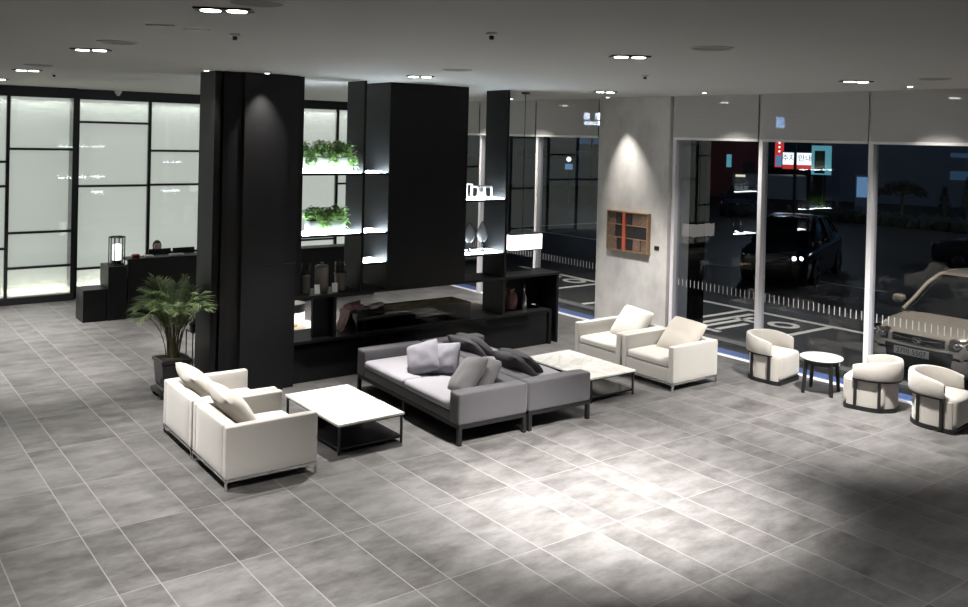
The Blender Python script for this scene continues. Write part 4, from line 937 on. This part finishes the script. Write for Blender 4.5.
t = thing('traffic_sign', 'small lit sign between parked cars outside the far window', 'sign', (32.44, 35.38, -.05), .75)
MB().box(0, .12, -.2, .2, 1.8, 2.1).build('panel', 'bluesign', t); MB().ball((-.05, .0, 2.35), .14, 2).build('lamp', 'whitesign', t); MB().cyl((.06, 0, 0), (.06, 0, 2.3), .04).build('pole', 'plastic', t)
def tree(x, y, h, kind, label):
    t = thing('tree', label, 'tree', (x, y, -.05), 0, 'trees across the road')
    MB().tube([(0, 0, 0), (.05, .03, h * .4), (0, 0, h * .75)], .09, 8, .04).build('trunk', 'stem', t)
    f = MB()
    if kind == 'umbrella':
        for k in range(700):
            a = random.uniform(0, 2 * PI); r = 1.0 * math.sqrt(random.random()); z = h * .66 + .5 * (1 - (r / 1.0) ** 2) * random.uniform(.6, 1.1) + random.uniform(-.15, .1)
            f.leaf(Vector((r * cos(a), r * sin(a), z)), Vector((random.uniform(-1, 1), random.uniform(-1, 1), random.uniform(-.2, .6))), .2, .13)
    else:
        for k in range(420):
            u = random.random(); a = random.uniform(0, 2 * PI); r = .3 * (1 - u) * random.uniform(.6, 1.05); f.leaf(Vector((r * cos(a), r * sin(a), .25 + u * (h - .3))), Vector((cos(a), sin(a), .5)), .17, .08)
    f.build('crown', 'treeleaf', t)
tree(39.8, 20.95, 2.0, 'umbrella', 'wide flat crowned tree in front of the office block')
tree(41.5, 19.85, 1.7, 'cone', 'shorter pointed conifer in front of the office block')
tree(41.9, 19.0, 2.2, 'cone', 'taller pointed conifer in front of the office block')
hm = MB()
for k in range(60): hm.ball((38.3 + random.uniform(-.3, .3) - k * .02, 8 + k * .28, .15), random.uniform(.3, .45), 1, (1, 1, 1), .4, k)
tag(hm.build('hedge', 'treeleaf'), 'low dark hedge along the road in front of the office block', 'hedge')

# ================================================================== LIGHT
w = bpy.data.worlds.new('night'); bpy.context.scene.world = w; w.use_nodes = True
w.node_tree.nodes['Background'].inputs[0].default_value = (.12, .22, .42, 1); w.node_tree.nodes['Background'].inputs[1].default_value = .02
def added_street_lamp(x, y, h, p, label):  # unseen lamps added to brighten the buildings across the road
    t = thing('added_street_lamp', label, 'street lamp', (x, y, -.05), 0, 'added street lamps')
    MB().cyl((0, 0, 0), (0, 0, h), .07, .05).build('pole', 'plastic', t); MB().box(-1.2, .1, -.05, .05, h, h + .06).build('arm', 'plastic', t)
    MB().box(-1.25, -.75, -.12, .12, h - .06, h).build('lamp_head', 'whitesign', t)
    light('POINT', 'added_street_glow', (-1.0, 0, h - .15), p, (.8, .88, 1), t, None, .15)
added_street_lamp(37, 8, 7.5, 1500, 'tall added street lamp, unseen, beyond the champagne car')
added_street_lamp(33, 22, 7.5, 450, 'tall added street lamp, unseen, beyond the box trailer')
for y, lab in ((6.4, 'added canopy downlight over the champagne car'), (10.6, 'added canopy downlight over the painted parking bay'), (15.0, 'added canopy downlight outside the far windows')):  # unseen downlights added to light the parked car and asphalt
    t = thing('added_canopy_light', lab, 'ceiling light', (13.6, y, CZ), 0, 'added canopy downlights outside')
    MB().lathe([(0, -.02), (.07, -.02), (.08, 0), (0, 0)], 18).build('lamp', 'spotlens', t)
    l = light('SPOT', 'added_canopy_beam', (0, 0, -.04), 600, (1, .93, .84), t, None, .06, spot_size=math.radians(110), spot_blend=.8)

# ================================================================== CAMERA
cam = bpy.data.cameras.new('camera'); co = bpy.data.objects.new('camera', cam); C.objects.link(co); bpy.context.scene.camera = co
yaw, pitch, roll, foc, cy = 0.646844133, -0.00993055505, -0.0241230386, 892.238135, 145.491416
f = Vector((sin(yaw) * cos(pitch), cos(yaw) * cos(pitch), sin(pitch))); r = Vector((cos(yaw), -sin(yaw), 0)); d = f.cross(r)
r2 = cos(roll) * r + sin(roll) * d; d2 = -sin(roll) * r + cos(roll) * d
co.matrix_world = Matrix(((r2.x, -d2.x, -f.x, 0), (r2.y, -d2.y, -f.y, 0), (r2.z, -d2.z, -f.z, 3.4), (0, 0, 0, 1)))
cam.sensor_fit = 'HORIZONTAL'; cam.sensor_width = 36; cam.lens = foc / 968 * 36; cam.shift_x = 0; cam.shift_y = -(303.5 - cy) / 968; cam.clip_end = 400
sc = bpy.context.scene
sc.view_settings.view_transform = 'Standard'; sc.view_settings.look = 'None'; sc.view_settings.exposure = -0.3; sc.view_settings.gamma = 1; sc.view_settings.use_curve_mapping = False
sc.cycles.max_bounces = 8; sc.cycles.transparent_max_bounces = 16; sc.cycles.sample_clamp_indirect = 6.0
